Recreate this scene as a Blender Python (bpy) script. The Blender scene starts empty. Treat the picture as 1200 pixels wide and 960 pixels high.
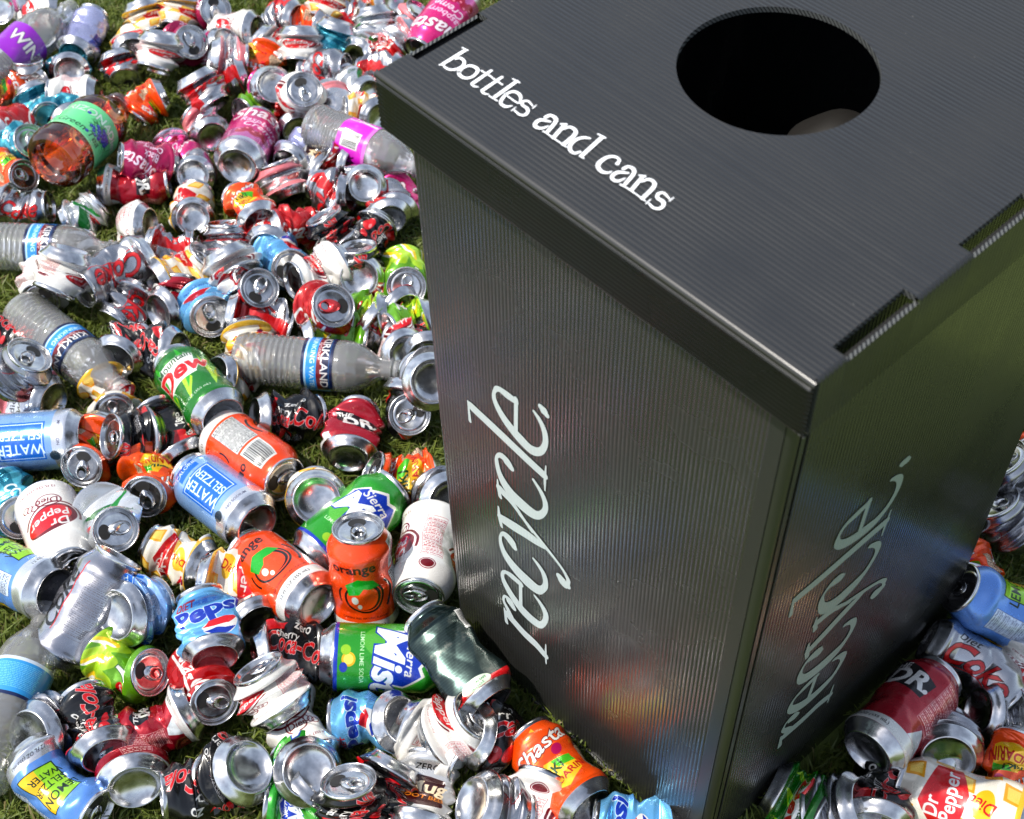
import bpy, bmesh, math, random
import numpy as np
from mathutils import Vector, Matrix

# ------------------------------------------------------------------ camera, sky, sun, exposure
SC = bpy.context.scene
COL = SC.collection
RZ = math.radians
cam_d = bpy.data.cameras.new("camera")
cam = bpy.data.objects.new("camera", cam_d); COL.objects.link(cam)
SC.camera = cam
FPX = 1731.07                       # focal length in pixels of the 1200 px wide photograph
cam_d.sensor_width = 36.0
cam_d.lens = 36.0 * FPX / 1200.0
cam_d.clip_start = 0.02; cam_d.clip_end = 500
cam.rotation_mode = 'XYZ'
cam.rotation_euler = (0.6795, 0.0249, 0.8247)
cam.location = (0.2480, -0.4116, 1.1981)
cam_d.dof.use_dof = True
cam_d.dof.focus_distance = 1.20
cam_d.dof.aperture_fstop = 13.0

SUN_EL, SUN_H = 60.0, (0.55, 0.835)          # elevation, horizontal travel direction of the light
W = bpy.data.worlds.new("World"); SC.world = W; W.use_nodes = True
nt = W.node_tree; nt.nodes.clear()
wo = nt.nodes.new('ShaderNodeOutputWorld'); bg = nt.nodes.new('ShaderNodeBackground'); sky = nt.nodes.new('ShaderNodeTexSky')
sky.sky_type = 'NISHITA'; sky.sun_disc = False
sky.sun_elevation = RZ(SUN_EL)
sky.sun_rotation = math.atan2(-SUN_H[0], -SUN_H[1])
sky.air_density = 1.0; sky.dust_density = 1.2; sky.ozone_density = 1.0
bg.inputs[1].default_value = 0.15
hs_ = nt.nodes.new('ShaderNodeHueSaturation'); hs_.inputs['Saturation'].default_value = .62      # thin white haze over the blue
nt.links.new(sky.outputs[0], hs_.inputs['Color']); nt.links.new(hs_.outputs[0], bg.inputs[0]); nt.links.new(bg.outputs[0], wo.inputs[0])
sd = bpy.data.lights.new("sun", 'SUN'); sun = bpy.data.objects.new("sun", sd); COL.objects.link(sun)
sd.energy = 3.7; sd.angle = RZ(0.53); sd.color = (1.0, 0.94, 0.84)
ce = math.cos(RZ(SUN_EL))
ldir = Vector((SUN_H[0]*ce, SUN_H[1]*ce, -math.sin(RZ(SUN_EL)))).normalized()
sun.rotation_euler = ldir.to_track_quat('-Z', 'Y').to_euler()
sun.location = (-1, -2, 3)
SC.view_settings.view_transform = 'Standard'; SC.view_settings.look = 'None'
SC.view_settings.exposure = 0.62; SC.view_settings.gamma = 1.0
SC.render.engine = 'CYCLES'
SC.cycles.max_bounces = 10; SC.cycles.transparent_max_bounces = 16
SC.cycles.caustics_reflective = False; SC.cycles.caustics_refractive = False

# ------------------------------------------------------------------ helpers
CM = np.array(cam.rotation_euler.to_matrix()); CP = np.array(cam.location)
def unproj(x, y, z):
    d = CM @ np.array([(x-600)/FPX, -(y-480)/FPX, -1.0]); return CP + d*((z-CP[2])/d[2])
def proj(P):
    q = (np.asarray(P)-CP) @ CM
    return np.stack([600+FPX*q[..., 0]/-q[..., 2], 480-FPX*q[..., 1]/-q[..., 2]], -1)

def link(o, parent=None):
    COL.objects.link(o)
    if parent is not None: o.parent = parent
    return o
def mesh_np(name, V, F, mats, parent=None, smooth=True, fm=None, uv=None):
    """V Nx3, F list/array of faces (quads array or list), fm per-face material index, uv per-loop"""
    me = bpy.data.meshes.new(name)
    if isinstance(F, np.ndarray):
        k = F.shape[1]; n = len(F)
        me.vertices.add(len(V)); me.vertices.foreach_set('co', np.asarray(V, np.float32).ravel())
        me.loops.add(n*k); me.loops.foreach_set('vertex_index', F.astype(np.int32).ravel())
        me.polygons.add(n); me.polygons.foreach_set('loop_start', np.arange(0, n*k, k, dtype=np.int32))
        me.polygons.foreach_set('loop_total', np.full(n, k, np.int32))
    else:
        me.from_pydata([tuple(map(float, v)) for v in V], [], F)
    if uv is not None:
        l = me.uv_layers.new(name='UVMap'); l.data.foreach_set('uv', np.asarray(uv, np.float32).ravel())
    for m in mats: me.materials.append(m)
    me.polygons.foreach_set('use_smooth', np.full(len(me.polygons), smooth))
    if fm is not None: me.polygons.foreach_set('material_index', np.asarray(fm, np.int32))
    me.update(calc_edges=True); me.validate()
    o = bpy.data.objects.new(name, me); return link(o, parent)
def bm_obj(name, bm, mats, parent=None, smooth=False):
    me = bpy.data.meshes.new(name); bm.normal_update(); bm.to_mesh(me); bm.free()
    for m in (mats if isinstance(mats, (list, tuple)) else [mats]): me.materials.append(m)
    me.polygons.foreach_set('use_smooth', np.full(len(me.polygons), smooth))
    o = bpy.data.objects.new(name, me); return link(o, parent)
def thing(name, label, cat, loc=(0, 0, 0), group=None):
    o = bpy.data.objects.new(name, None); COL.objects.link(o); o.location = loc
    o.empty_display_size = 0.02
    o['label'] = label; o['category'] = cat
    if group: o['group'] = group
    return o

def mat(name):
    m = bpy.data.materials.new(name); m.use_nodes = True
    nt = m.node_tree; return m, nt, nt.nodes['Principled BSDF']
def N(nt, t, **kw):
    n = nt.nodes.new(t)
    for k, v in kw.items(): setattr(n, k, v)
    return n
def simple(name, col, rough=0.5, metal=0.0, **kw):
    m, nt, b = mat(name)
    b.inputs['Base Color'].default_value = (*col, 1); b.inputs['Roughness'].default_value = rough; b.inputs['Metallic'].default_value = metal
    for k, v in kw.items(): b.inputs[k].default_value = v
    return m
def fnode(nt, op, a, b=None):
    n = N(nt, 'ShaderNodeMath', operation=op)
    for i, v in enumerate((a, b)):
        if v is None: continue
        if isinstance(v, (int, float)): n.inputs[i].default_value = v
        else: nt.links.new(v, n.inputs[i])
    return n.outputs[0]

# ------------------------------------------------------------------ corrugated plastic (flutes run along one axis)
PITCH = 0.0034
def coro(name, across, base=(0.022, 0.023, 0.025), depth=0.00024, rough=0.20, spec=0.55):
    m, nt, b = mat(name)
    tc = N(nt, 'ShaderNodeTexCoord'); sx = N(nt, 'ShaderNodeSeparateXYZ'); nt.links.new(tc.outputs['Object'], sx.inputs[0])
    c = sx.outputs['XYZ'.index(across)]
    nz = N(nt, 'ShaderNodeTexNoise'); nz.inputs['Scale'].default_value = 6; nz.inputs['Detail'].default_value = 3
    nt.links.new(tc.outputs['Object'], nz.inputs['Vector'])
    # every flute reads a little differently
    sc = N(nt, 'ShaderNodeTexNoise', noise_dimensions='1D'); sc.inputs['Scale'].default_value = 160; sc.inputs['Detail'].default_value = 1
    nt.links.new(c, sc.inputs['W'])
    ph = fnode(nt, 'MULTIPLY', c, math.pi/PITCH)
    s = fnode(nt, 'SINE', ph)
    s2 = fnode(nt, 'POWER', fnode(nt, 'ABSOLUTE', s), 1.3)
    amp = fnode(nt, 'ADD', fnode(nt, 'MULTIPLY', sc.outputs['Fac'], 0.4), 0.75)
    h = fnode(nt, 'MULTIPLY', s2, amp)
    h = fnode(nt, 'ADD', h, fnode(nt, 'MULTIPLY', nz.outputs['Fac'], .5))
    bp = N(nt, 'ShaderNodeBump'); bp.inputs['Strength'].default_value = 1.0; bp.inputs['Distance'].default_value = depth
    nt.links.new(h, bp.inputs['Height']); nt.links.new(bp.outputs[0], b.inputs['Normal'])
    sp = N(nt, 'ShaderNodeTexNoise'); sp.inputs['Scale'].default_value = 14; sp.inputs['Detail'].default_value = 4
    nt.links.new(tc.outputs['Object'], sp.inputs['Vector'])
    rr = N(nt, 'ShaderNodeMapRange'); rr.inputs[1].default_value = .3; rr.inputs[2].default_value = .75
    rr.inputs[3].default_value = rough-.04; rr.inputs[4].default_value = rough+.16
    nt.links.new(sp.outputs['Fac'], rr.inputs[0]); nt.links.new(rr.outputs[0], b.inputs['Roughness'])
    # dust specks
    vo = N(nt, 'ShaderNodeTexVoronoi'); vo.inputs['Scale'].default_value = 90
    nt.links.new(tc.outputs['Object'], vo.inputs['Vector'])
    st = fnode(nt, 'LESS_THAN', vo.outputs['Distance'], 0.035)
    st = fnode(nt, 'MULTIPLY', st, fnode(nt, 'GREATER_THAN', sp.outputs['Fac'], 0.56))
    mx = N(nt, 'ShaderNodeMix', data_type='RGBA'); mx.inputs['A'].default_value = (*base, 1); mx.inputs['B'].default_value = (.12, .12, .11, 1)
    nt.links.new(st, mx.inputs['Factor']); nt.links.new(mx.outputs['Result'], b.inputs['Base Color'])
    b.inputs['Specular IOR Level'].default_value = spec
    return m
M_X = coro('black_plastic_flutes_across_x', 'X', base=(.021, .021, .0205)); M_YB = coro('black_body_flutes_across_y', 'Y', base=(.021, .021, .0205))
M_Y = coro('black_lid_flutes_across_y', 'Y', base=(.013, .0135, .014), depth=.00032, rough=.36); M_Z = coro('black_lid_flutes_across_z_shaded', 'Z', base=(.004, .0043, .0045), depth=.00010, rough=.24, spec=.22)  # front and back flaps: same lid plastic, with shade put into a darker colour
M_BLK = simple('black_plastic_plain', (.018, .019, .019), .32)
M_FOLD = simple('polished_fold', (.03, .03, .03), .24)
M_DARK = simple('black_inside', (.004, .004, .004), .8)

# ------------------------------------------------------------------ ground and grass
def ground():
    m, nt, b = mat('soil_under_lawn')
    tc = N(nt, 'ShaderNodeTexCoord')
    n1 = N(nt, 'ShaderNodeTexNoise'); n1.inputs['Scale'].default_value = 30; n1.inputs['Detail'].default_value = 8
    n2 = N(nt, 'ShaderNodeTexNoise'); n2.inputs['Scale'].default_value = 1.3
    nt.links.new(tc.outputs['Object'], n1.inputs['Vector']); nt.links.new(tc.outputs['Object'], n2.inputs['Vector'])
    cr = N(nt, 'ShaderNodeValToRGB'); e = cr.color_ramp
    e.elements[0].position = .3; e.elements[0].color = (.040, .062, .014, 1); e.elements[1].position = .7; e.elements[1].color = (.16, .21, .04, 1)
    nt.links.new(fnode(nt, 'ADD', fnode(nt, 'MULTIPLY', n1.outputs['Fac'], .7), fnode(nt, 'MULTIPLY', n2.outputs['Fac'], .3)), cr.inputs[0])
    nt.links.new(cr.outputs[0], b.inputs['Base Color']); b.inputs['Roughness'].default_value = .95
    s = 150.0
    o = mesh_np('ground', [(-s, -s, 0), (s, -s, 0), (s, s, 0), (-s, s, 0)], [(0, 1, 2, 3)], [m], smooth=False)
    o['kind'] = 'structure'
ground()
def grass():
    rng = np.random.default_rng(5)
    n = 520000
    x = rng.uniform(-2.0, 0.75, n); y = rng.uniform(-0.75, 1.15, n)
    z0 = np.zeros(n); p = proj(np.stack([x, y, z0], 1))
    k = (p[:, 0] > -170) & (p[:, 0] < 1400) & (p[:, 1] > -130) & (p[:, 1] < 1130)
    k &= ~((x > -.325) & (x < -.012) & (y > .012) & (y < .33))
    x, y = x[k], y[k]; n = len(x)
    # tufts: length and colour vary slowly over the lawn
    fld = np.sin(x*31+2*np.sin(y*17))*np.sin(y*27+1.7*np.sin(x*23))
    h = (0.013+0.012*rng.random(n))*(1+.25*fld)
    a = rng.uniform(0, 2*math.pi, n); lean = rng.uniform(.2, 1.3, n)
    la = a+rng.uniform(-1.2, 1.2, n)
    w = rng.uniform(.0007, .0013, n)
    dx, dy = np.cos(la)*lean*h, np.sin(la)*lean*h
    wx, wy = -np.sin(a)*w, np.cos(a)*w
    V = np.zeros((n, 5, 3))
    V[:, 0] = np.stack([x-wx, y-wy, z0[:n]-.001], 1); V[:, 1] = np.stack([x+wx, y+wy, z0[:n]-.001], 1)
    V[:, 2] = np.stack([x+dx*.4+wx*.9, y+dy*.4+wy*.9, h*.62], 1); V[:, 3] = np.stack([x+dx*.4-wx*.9, y+dy*.4-wy*.9, h*.62], 1)
    V[:, 4] = np.stack([x+dx, y+dy, h*(1.0-.22*lean)], 1)
    i = np.arange(n)*5
    me = bpy.data.meshes.new('grass')
    me.vertices.add(n*5); me.vertices.foreach_set('co', V.astype(np.float32).ravel())
    L = np.stack([i, i+1, i+2, i+3, i+3, i+2, i+4], 1).astype(np.int32)
    me.loops.add(n*7); me.loops.foreach_set('vertex_index', L.ravel())
    me.polygons.add(n*2)
    ls = np.stack([np.arange(n)*7, np.arange(n)*7+4], 1).ravel().astype(np.int32)
    me.polygons.foreach_set('loop_start', ls); me.polygons.foreach_set('loop_total', np.tile([4, 3], n).astype(np.int32))
    c = np.clip(.5+.22*fld+rng.normal(0, .22, n), 0, 1); dry = (rng.random(n) < .09)
    ca = me.color_attributes.new('tint', 'FLOAT_COLOR', 'POINT')
    C4 = np.ones((n, 5, 4)); C4[:, :, 0] = c[:, None]; C4[:, :, 1] = dry[:, None]; C4[:, :, 2] = np.array([0, 0, .6, .6, 1])[None]
    ca.data.foreach_set('color', C4.astype(np.float32).ravel())
    m, nt, b = mat('grass_blade')
    at = N(nt, 'ShaderNodeAttribute'); at.attribute_name = 'tint'
    sp = N(nt, 'ShaderNodeSeparateColor'); nt.links.new(at.outputs['Color'], sp.inputs[0])
    cr = N(nt, 'ShaderNodeValToRGB'); e = cr.color_ramp
    e.elements[0].color = (.055, .10, .014, 1); e.elements[1].color = (.22, .27, .045, 1)
    nt.links.new(sp.outputs[0], cr.inputs[0])
    mx = N(nt, 'ShaderNodeMix', data_type='RGBA'); mx.inputs['B'].default_value = (.24, .20, .085, 1)
    nt.links.new(sp.outputs[1], mx.inputs['Factor']); nt.links.new(cr.outputs[0], mx.inputs['A'])
    nt.links.new(mx.outputs['Result'], b.inputs['Base Color']); b.inputs['Roughness'].default_value = .5
    tr = N(nt, 'ShaderNodeBsdfTranslucent'); nt.links.new(mx.outputs['Result'], tr.inputs[0])
    ms = N(nt, 'ShaderNodeMixShader'); ms.inputs[0].default_value = .35
    out = nt.nodes['Material Output']
    nt.links.new(b.outputs[0], ms.inputs[1]); nt.links.new(tr.outputs[0], ms.inputs[2]); nt.links.new(ms.outputs[0], out.inputs[0])
    me.materials.append(m); me.update(calc_edges=True)
    o = bpy.data.objects.new('grass', me); link(o)
    o['kind'] = 'stuff'; o['label'] = 'short mown green grass under and between the cans'; o['category'] = 'grass'
grass()

# ------------------------------------------------------------------ the recycling bin
BW, BD, BH, LH = 0.340, 0.3529, 0.6416, 0.0426      # lid width (x), depth (y), height, flap height
INS, TX, TY = 0.0119, -0.0073, 0.0045
def ribbon(bm, pts, to3, off, mat_index=0, seg=7):
    """variable-width stroke; pts (u,v,w) -> quads in the (u,v) plane mapped by to3"""
    P = np.array(pts, float); n = len(P)
    if n > 2:
        closed = np.hypot(*(P[0, :2]-P[-1, :2])) < 1e-6
        Q = []
        for i in range(n-1):
            p0 = P[i-1] if i > 0 else (P[-2] if closed else 2*P[0]-P[1])
            p3 = P[i+2] if i+2 < n else (P[1] if closed else 2*P[-1]-P[-2])
            sharp = 1.0
            for t in np.linspace(0, 1, seg, endpoint=False):
                p1, p2 = P[i], P[i+1]
                Q.append(.5*((2*p1)+(-p0+p2)*t+(2*p0-5*p1+4*p2-p3)*t*t+(-p0+3*p1-3*p2+p3)*t**3))
        Q.append(P[-1]); Q = np.array(Q)
    else: Q = P
    T = np.gradient(Q[:, :2], axis=0); T /= (np.linalg.norm(T, axis=1)[:, None]+1e-9)
    Nn = np.stack([-T[:, 1], T[:, 0]], 1)
    A = Q[:, :2]+Nn*Q[:, 2:3]/2; B = Q[:, :2]-Nn*Q[:, 2:3]/2
    return Q, A, B
def decode(s):
    return [[tuple(float(k) for k in p.split(',')) for p in st.split(' ')] for st in s.split('|')]
def lettering(strokes, to3, name, material, parent, soft=True):
    V = []; F = []; dz = 0.0
    for k, st in enumerate(strokes):
        Q, A, B = ribbon(None, st, None, 0)
        lift = 0.0003+0.00001*k           # overlapping strokes never share a plane
        b0 = len(V)
        for a, b in zip(A, B): V.append(to3(a[0], a[1], lift)); V.append(to3(b[0], b[1], lift))
        for i in range(len(Q)-1): F.append((b0+2*i, b0+2*i+1, b0+2*i+3, b0+2*i+2))
        if soft:
            for e in (0, -1):
                c = Q[e, :2]; r = Q[e, 2]/2*.98; b0 = len(V); V.append(to3(c[0], c[1], lift+.000004))
                for j in range(14): V.append(to3(c[0]+r*math.cos(j*math.tau/14), c[1]+r*math.sin(j*math.tau/14), lift+.000004))
                for j in range(14): F.append((b0, b0+1+j, b0+1+(j+1) % 14))
    return mesh_np(name, V, F, [material], parent, smooth=False)

REC="""434.8,205.9,7.3 433.4,203.2,10.8 431.7,200.6,7.3|424.2,212.6,4 420.6,207.6,6.3 414.6,203.3,7.3 406.7,201.4,7.1 397.2,202,6.5 386.8,206.5,7.9 380.2,215.5,12.5 381.1,225.3,14.4 383.7,234.3,13.4 388.2,243.2,12 394,249.7,9.8 401,253.7,6.8 408.9,253.7,4.2 415.8,249.7,6.4 417.6,240.7,9.5 418.9,231.3,8|421.9,230.7,5.1 383.4,231.6,5.3|368.4,280.7,11.8 366.7,242.2,12.3 363.1,203.4,11.7|371.6,284.3,2.3 349.3,283.4,4.3|375.4,200.8,1.5 358.1,201.8,3.2 345.5,201.8,1.6|338.3,238,9.9 341,242.2,12.7 341.9,247.3,8.9 337.4,252.7,4 329.9,253.8,5.8 319.3,251.6,8.5 310.1,245.8,14.2 304.5,237.2,17.6 302.9,226.7,18.9 303.9,216.3,16.1 309.4,207.7,8.6 320.8,202.1,6.4 331.1,201.8,7.2 339.6,205.9,6.8 346.7,213.4,4.4|307.2,253.8,1.9 297.6,253.3,4.2 287.5,251.5,5.7|297.7,251.1,12.1 295,239.2,9.3 287.1,227,6.2 279.1,216.6,5.5|287.9,229.6,5.6 280.3,214.9,5.6 272.8,201,6.2 268.3,192.3,5 262.7,183.6,4.8 255.8,178,6 249.6,177.6,4.8|248.9,186.1,11.2 246.2,182.6,15.1 246.7,178.6,10|271.8,254.3,2.4 259,253.6,5.1 247.9,251.8,4.5|259.1,251.4,12.3 262.8,240.1,14.6 267.1,227.4,14.4 270,215,13 271.2,206.2,8.1 271.8,201.3,3.2|235,238.1,10.8 239,241.6,15.5 239.7,247.1,11.9 236.5,252.2,4 226.8,254.1,5.2 215.9,251.6,9.7 207.9,245.3,15.9 203,235.1,19.5 201.5,224,21 203.3,213.8,17.6 209.4,206.4,8.6 220.4,202.2,7.2 232.5,203.7,8 238.9,209,7 242.4,214.9,4.6|189.5,214.3,4.9 186.4,208.4,7.5 180.4,203.2,9.3 171,201.9,7.2 157.8,205.7,7.2 151,212.3,13.4 148.3,221.9,16.7 149.4,232.5,17.3 155.7,243,14.7 164.2,250.5,11 173.5,254.1,6 182.9,251.4,4.7 186.9,242.1,10.3 188.1,231.7,9.3|189.3,231.7,5.1 150.2,232.5,5.2|122.5,254.3,2.8 101.7,252.5,5.6|117.1,249,14.8 113.1,230.3,15 114.1,214.6,14.8 111.2,203.9,13.1|129.9,202,1.5 113.4,202.2,3.1 98.4,201.8,2|138.9,242.5,10.3 143.6,247.6,13.8 143.7,252.9,3.8 135.2,254.6,4.5 127.4,250.1,8 120.8,245.9,8.8"""
BOT="""-315.7,51.6,3 -315.3,34.1,2.8|-318.8,52.6,1.2 -314.5,53.1,1.2|-316.1,32,1.4 -314.4,33.8,1.6|-313.4,42.3,1.4 -312.2,45,2.5 -308.2,44.6,2.2 -305.6,41.3,2.5 -305.7,36.7,2.5 -308.2,33.4,2.2 -311.8,32.7,1.9 -314.6,33.5,1.3|-302.8,35.8,2.8 -304,40.3,2.3 -302.4,44.5,2.6 -298,45.6,2.7 -295.2,43.5,2.5 -293.9,38.5,2.3 -295.8,34.7,2.7 -299.7,34,2.7 -302.8,35.8,2.3|-290.3,50.2,2.3 -289.3,36.5,2.8 -289.1,33.9,2.2 -286.6,33.3,1.8 -284.4,34.4,0.9|-294.3,46.1,1.3 -285.6,46.4,1.3|-281.3,50.6,2.3 -280.4,36.6,2.8 -280.1,33.8,2.2 -277.3,33.1,1.8 -275.1,34.5,0.9|-284.6,46.1,1.3 -276,46.1,1.3|-272.3,54.3,2.8 -270.8,35.4,2.8|-275.5,54.1,1.2 -270.1,54.6,1.2|-273.9,33.6,1.1 -267.2,34,1.1|-268.8,41.2,1.1 -257.4,41.3,1.4 -259.1,45.2,2 -262.6,47.2,2.5 -266.4,46.7,2.5 -267.9,42.9,2.2 -266.6,37.6,2.4 -264.1,34,2.2 -260,34,2.6 -257.8,37.2,0.9|-248.3,47.5,0.7 -247.8,44.2,0.9|-249.3,45.6,1 -254.4,46.6,1.7 -256.1,44.1,2.1 -254.1,41.9,2.1 -250.2,41.8,2.5 -247.5,40,2.2 -246.7,36.7,2.3 -249.3,34.9,1.8 -254,35.4,1.2|-255.3,37.9,0.6 -254.9,34,0.9|-236.8,44.1,2.9 -236.2,47.1,2.5 -232.4,47.5,2.8 -229.7,44.9,2.7 -226.9,36.2,2.7|-232.1,43.2,1.5 -237.1,40.3,2.9 -236.9,35.9,2.7 -234.4,34.2,2.8 -231.3,35.8,2.2 -230.1,39.7,1.1|-228.9,34.6,1.3 -225.5,34.9,1.1|-224.2,46.8,2.7 -220.8,34.9,2.9|-226.4,46.1,1.3 -224,48,2|-224.9,34.7,1.1 -217.7,34.6,1.1|-222.2,43.8,1.5 -220.9,47.9,2.4 -216.4,48.1,2.6 -213.9,44.4,3 -212.6,35,3|-217.3,34.6,1.1 -210,34.7,1.1|-205.8,49.2,1.5 -208.6,47.4,2.4 -210.4,43.5,2.5 -209.7,37.7,2.8 -206.6,34.4,2.6 -203,34.2,2.3 -201.6,37.4,1.7|-201.7,55,3 -198.6,35.5,2.9|-205.3,55.1,1.2 -199.9,55.8,1.2|-199.3,34.7,1.1 -196.2,34.9,1.1|-179.9,45.1,2.7 -181.4,48.2,1.8 -185,48.3,2.3 -187.7,44.8,2.6 -187.6,38.7,3.1 -185.4,35.5,2.8 -181.3,34.4,2.8 -178.3,36.2,1.7 -177.7,38.4,0.8|-174.6,44.6,2.6 -174,47.8,2.3 -170.6,48.3,2.7 -167.8,45.5,2.6 -165.2,36.3,2.5|-170.3,44,1.5 -174.5,40.6,2.7 -175,36.6,2.7 -172.9,34.3,2.4 -169.8,35.1,2.3 -168.5,39.6,1|-166.8,34.3,1.5 -163.5,34.7,1.1|-162.5,47.1,2.5 -159.5,35.5,2.7|-164.7,46.9,1.2 -162,48.7,1.9|-163.7,34.8,1.1 -156.2,34.8,1.1|-160.2,44.3,1.4 -158.8,48.4,2.3 -154.7,48.5,2.5 -152.3,44.7,2.8 -150.6,34.8,2.7|-155.4,34.8,1 -148.2,34.5,1|-139.2,47.6,0.7 -138.9,43.9,0.9|-140.2,45.2,1.2 -145.4,46.2,1.9 -147.1,43.8,2.2 -145.1,41,2.4 -141.3,41,2.9 -138.9,39.2,2.3 -138.5,35.8,2.3 -141.3,33.8,2 -145.2,34.5,1.3|-146.9,37.5,0.7 -146.4,33.3,0.9"""


def wall_off(s, z):
    """the thin walls belly out a little and ripple"""
    e = math.sin(math.pi*min(max((s-.022)/.292, 0), 1))
    return e*(.0022*math.sin(math.pi*z/BH)+.0009*math.sin(s*36+z*7)*math.sin(z*13+.6)-.0012*math.exp(-((s-.27)/.05)**2-((z-.07)/.06)**2))
def build_bin():
    root = thing('recycling_bin', 'tall black corrugated plastic recycling bin with a round hole in its lid', 'recycling bin', (0, 0, 0))
    # ---- body: four walls as one folded sheet, rounded fold at the corners
    zt = BH-0.004; R = 0.006
    def ring(z):
        k = (zt-z)/zt
        x0, x1, y0, y1 = -BW+INS-TX*k, -INS+TX*k, INS-TY*k, BD-INS+TY*k
        pts = []
        NS = 30
        for q, (cx, cy, a0) in enumerate(((x1-R, y0+R, -90), (x1-R, y1-R, 0), (x0+R, y1-R, 90), (x0+R, y0+R, 180))):
            for j in range(7):
                a = RZ(a0+15*j); pts.append((cx+R*math.cos(a), cy+R*math.sin(a)))
            nx, ny = ((x1, y1-R), (x0+R, y1), (x0, y0+R), (x1-R, y0))[q]; px, py = pts[-1]
            for j in range(1, NS):
                t = j/NS; X = px+(nx-px)*t; Y = py+(ny-py)*t
                o = wall_off(-X, z) if q == 3 else (wall_off(Y, z) if q == 0 else 0)
                pts.append((X, Y-o) if q == 3 else ((X+o, Y) if q == 0 else (X, Y)))
        return pts
    V = []; F = []; fm = []; zs = [0.0, 0.0045, 0.009]+list(np.linspace(.022, zt, 48))
    rng = random.Random(3)
    for z in zs:
        for (x, y) in ring(z):
            # the thin sheet bellies very slightly
            V.append((x, y, z))
    n = 4*36
    for i in range(len(zs)-1):
        for j in range(n):
            F.append((i*n+j, i*n+(j+1) % n, (i+1)*n+(j+1) % n, (i+1)*n+j))
            g = j % 36
            side = j//36
            fm.append(2 if g < 6 else (1 if side in (0, 2) else 0))
    o = mesh_np('bin_body', V, F, [M_X, M_YB, M_BLK], root, smooth=True, fm=fm)
    me = o.data
    # plain uncreased strip beside the front fold and the overlapping glue flap on the right side
    for nm, xs, ys in (('corner_seam', None, None),):
        bm = bmesh.new()
        def P(face, a, z, off):
            k = (zt-z)/zt
            if face == 'f': return (-INS+TX*k-a, INS-TY*k-off, z)
            return (-INS+TX*k+off, INS-TY*k+a, z)
        def strip(face, a0, a1, off, mi, z0=0.004, z1=zt-.002):
            q = [bm.verts.new(P(face, a, z, o)) for a, z, o in ((a0, z0, off), (a1, z0, off), (a1, z1, off), (a0, z1, off))]
            f = bm.faces.new(q if face == 'r' else q[::-1]); f.material_index = mi
            # thin edge returning to the wall
            e = [bm.verts.new(P(face, a1, z, o)) for z, o in ((z0, off), (z0, 0), (z1, 0), (z1, off))]
            f = bm.faces.new(e); f.material_index = mi
        strip('f', .006, .0165, .0006, 0); strip('r', .0062, .0105, .0007, 0); strip('r', .0125, .0140, .0008, 1)
        bm_obj(nm, bm, [M_BLK, M_DARK], root)
    # fluted cut edge along the foot of the walls and a small printed tag at the foot of the front wall
    bm = bmesh.new()
    k = 1.0
    x0, x1, y0 = -BW+INS-TX, -INS+TX, INS-TY
    m_edge, ntE, bE = mat('fluted_cut_edge')
    tc = N(ntE, 'ShaderNodeTexCoord'); sxx = N(ntE, 'ShaderNodeSeparateXYZ'); ntE.links.new(tc.outputs['Object'], sxx.inputs[0])
    sm = fnode(ntE, 'ADD', fnode(ntE, 'ADD', sxx.outputs[0], sxx.outputs[1]), sxx.outputs[2])
    tri = fnode(ntE, 'GREATER_THAN', fnode(ntE, 'SINE', fnode(ntE, 'MULTIPLY', sm, 2*math.pi/PITCH)), -.1)
    mxE = N(ntE, 'ShaderNodeMix', data_type='RGBA'); mxE.inputs['A'].default_value = (.002, .002, .002, 1); mxE.inputs['B'].default_value = (.10, .105, .10, 1)
    ntE.links.new(tri, mxE.inputs['Factor']); ntE.links.new(mxE.outputs['Result'], bE.inputs['Base Color']); bE.inputs['Roughness'].default_value = .4
    for (xa, xb, zz) in ((x0+.10, x0+.21, .010),):
        q = [bm.verts.new(v) for v in ((xa, y0-.0016, zz-.004), (xb, y0-.0016, zz-.004), (xb, y0-.0016, zz+.0006), (xa, y0-.0016, zz+.0006))]
        bm.faces.new(q)
        q = [bm.verts.new(v) for v in ((xa, y0-.0016, zz+.0006), (xb, y0-.0016, zz+.0006), (xb, y0+.0002, zz+.0006), (xa, y0+.0002, zz+.0006))]
        bm.faces.new(q)
    bm_obj('bottom_flap', bm, [m_edge], root)

    # ---- lid
    lid = bpy.data.objects.new('lid', None); link(lid, root)
    S = ((.0255, .0829), (BD-.2245, BD-.1671+.0000), )
    S = ((.0255, .0829), (.1286, .1860), (BD-.0829, BD-.0255))
    FR = .0028                        # fold radius
    sl = .0078                        # slot width
    bm = bmesh.new()
    out = []
    x1 = -FR; x0 = -BW+FR; y0 = FR; y1 = BD-FR
    out.append((x0, y0)); out.append((x1, y0))
    for a, b in S: out += [(x1, a), (x1-sl, a), (x1-sl, b), (x1, b)]
    out.append((x1, y1)); out.append((x0, y1))
    for a, b in S[::-1]: out += [(x0, b), (x0+sl, b), (x0+sl, a), (x0, a)]
    for zz in (BH, BH-.004):
        vs = [bm.verts.new((x, y, zz)) for x, y in out]
        es = [bm.edges.new((vs[i], vs[(i+1) % len(vs)])) for i in range(len(vs))]
        hv = [bm.verts.new((-.1730+.0601*math.cos(t*math.tau/96), .1730+.0601*math.sin(t*math.tau/96), zz)) for t in range(96)]
        es += [bm.edges.new((hv[i], hv[(i+1) % 96])) for i in range(96)]
        r = bmesh.ops.triangle_fill(bm, use_beauty=True, use_dissolve=False, edges=es)
        for g in r['geom']:
            if isinstance(g, bmesh.types.BMFace):
                g.material_index = 0
                if (g.normal.z < 0) == (zz == BH): g.normal_flip()
        if zz == BH: topv = (vs, hv)
    vs0, hv0 = topv
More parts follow.
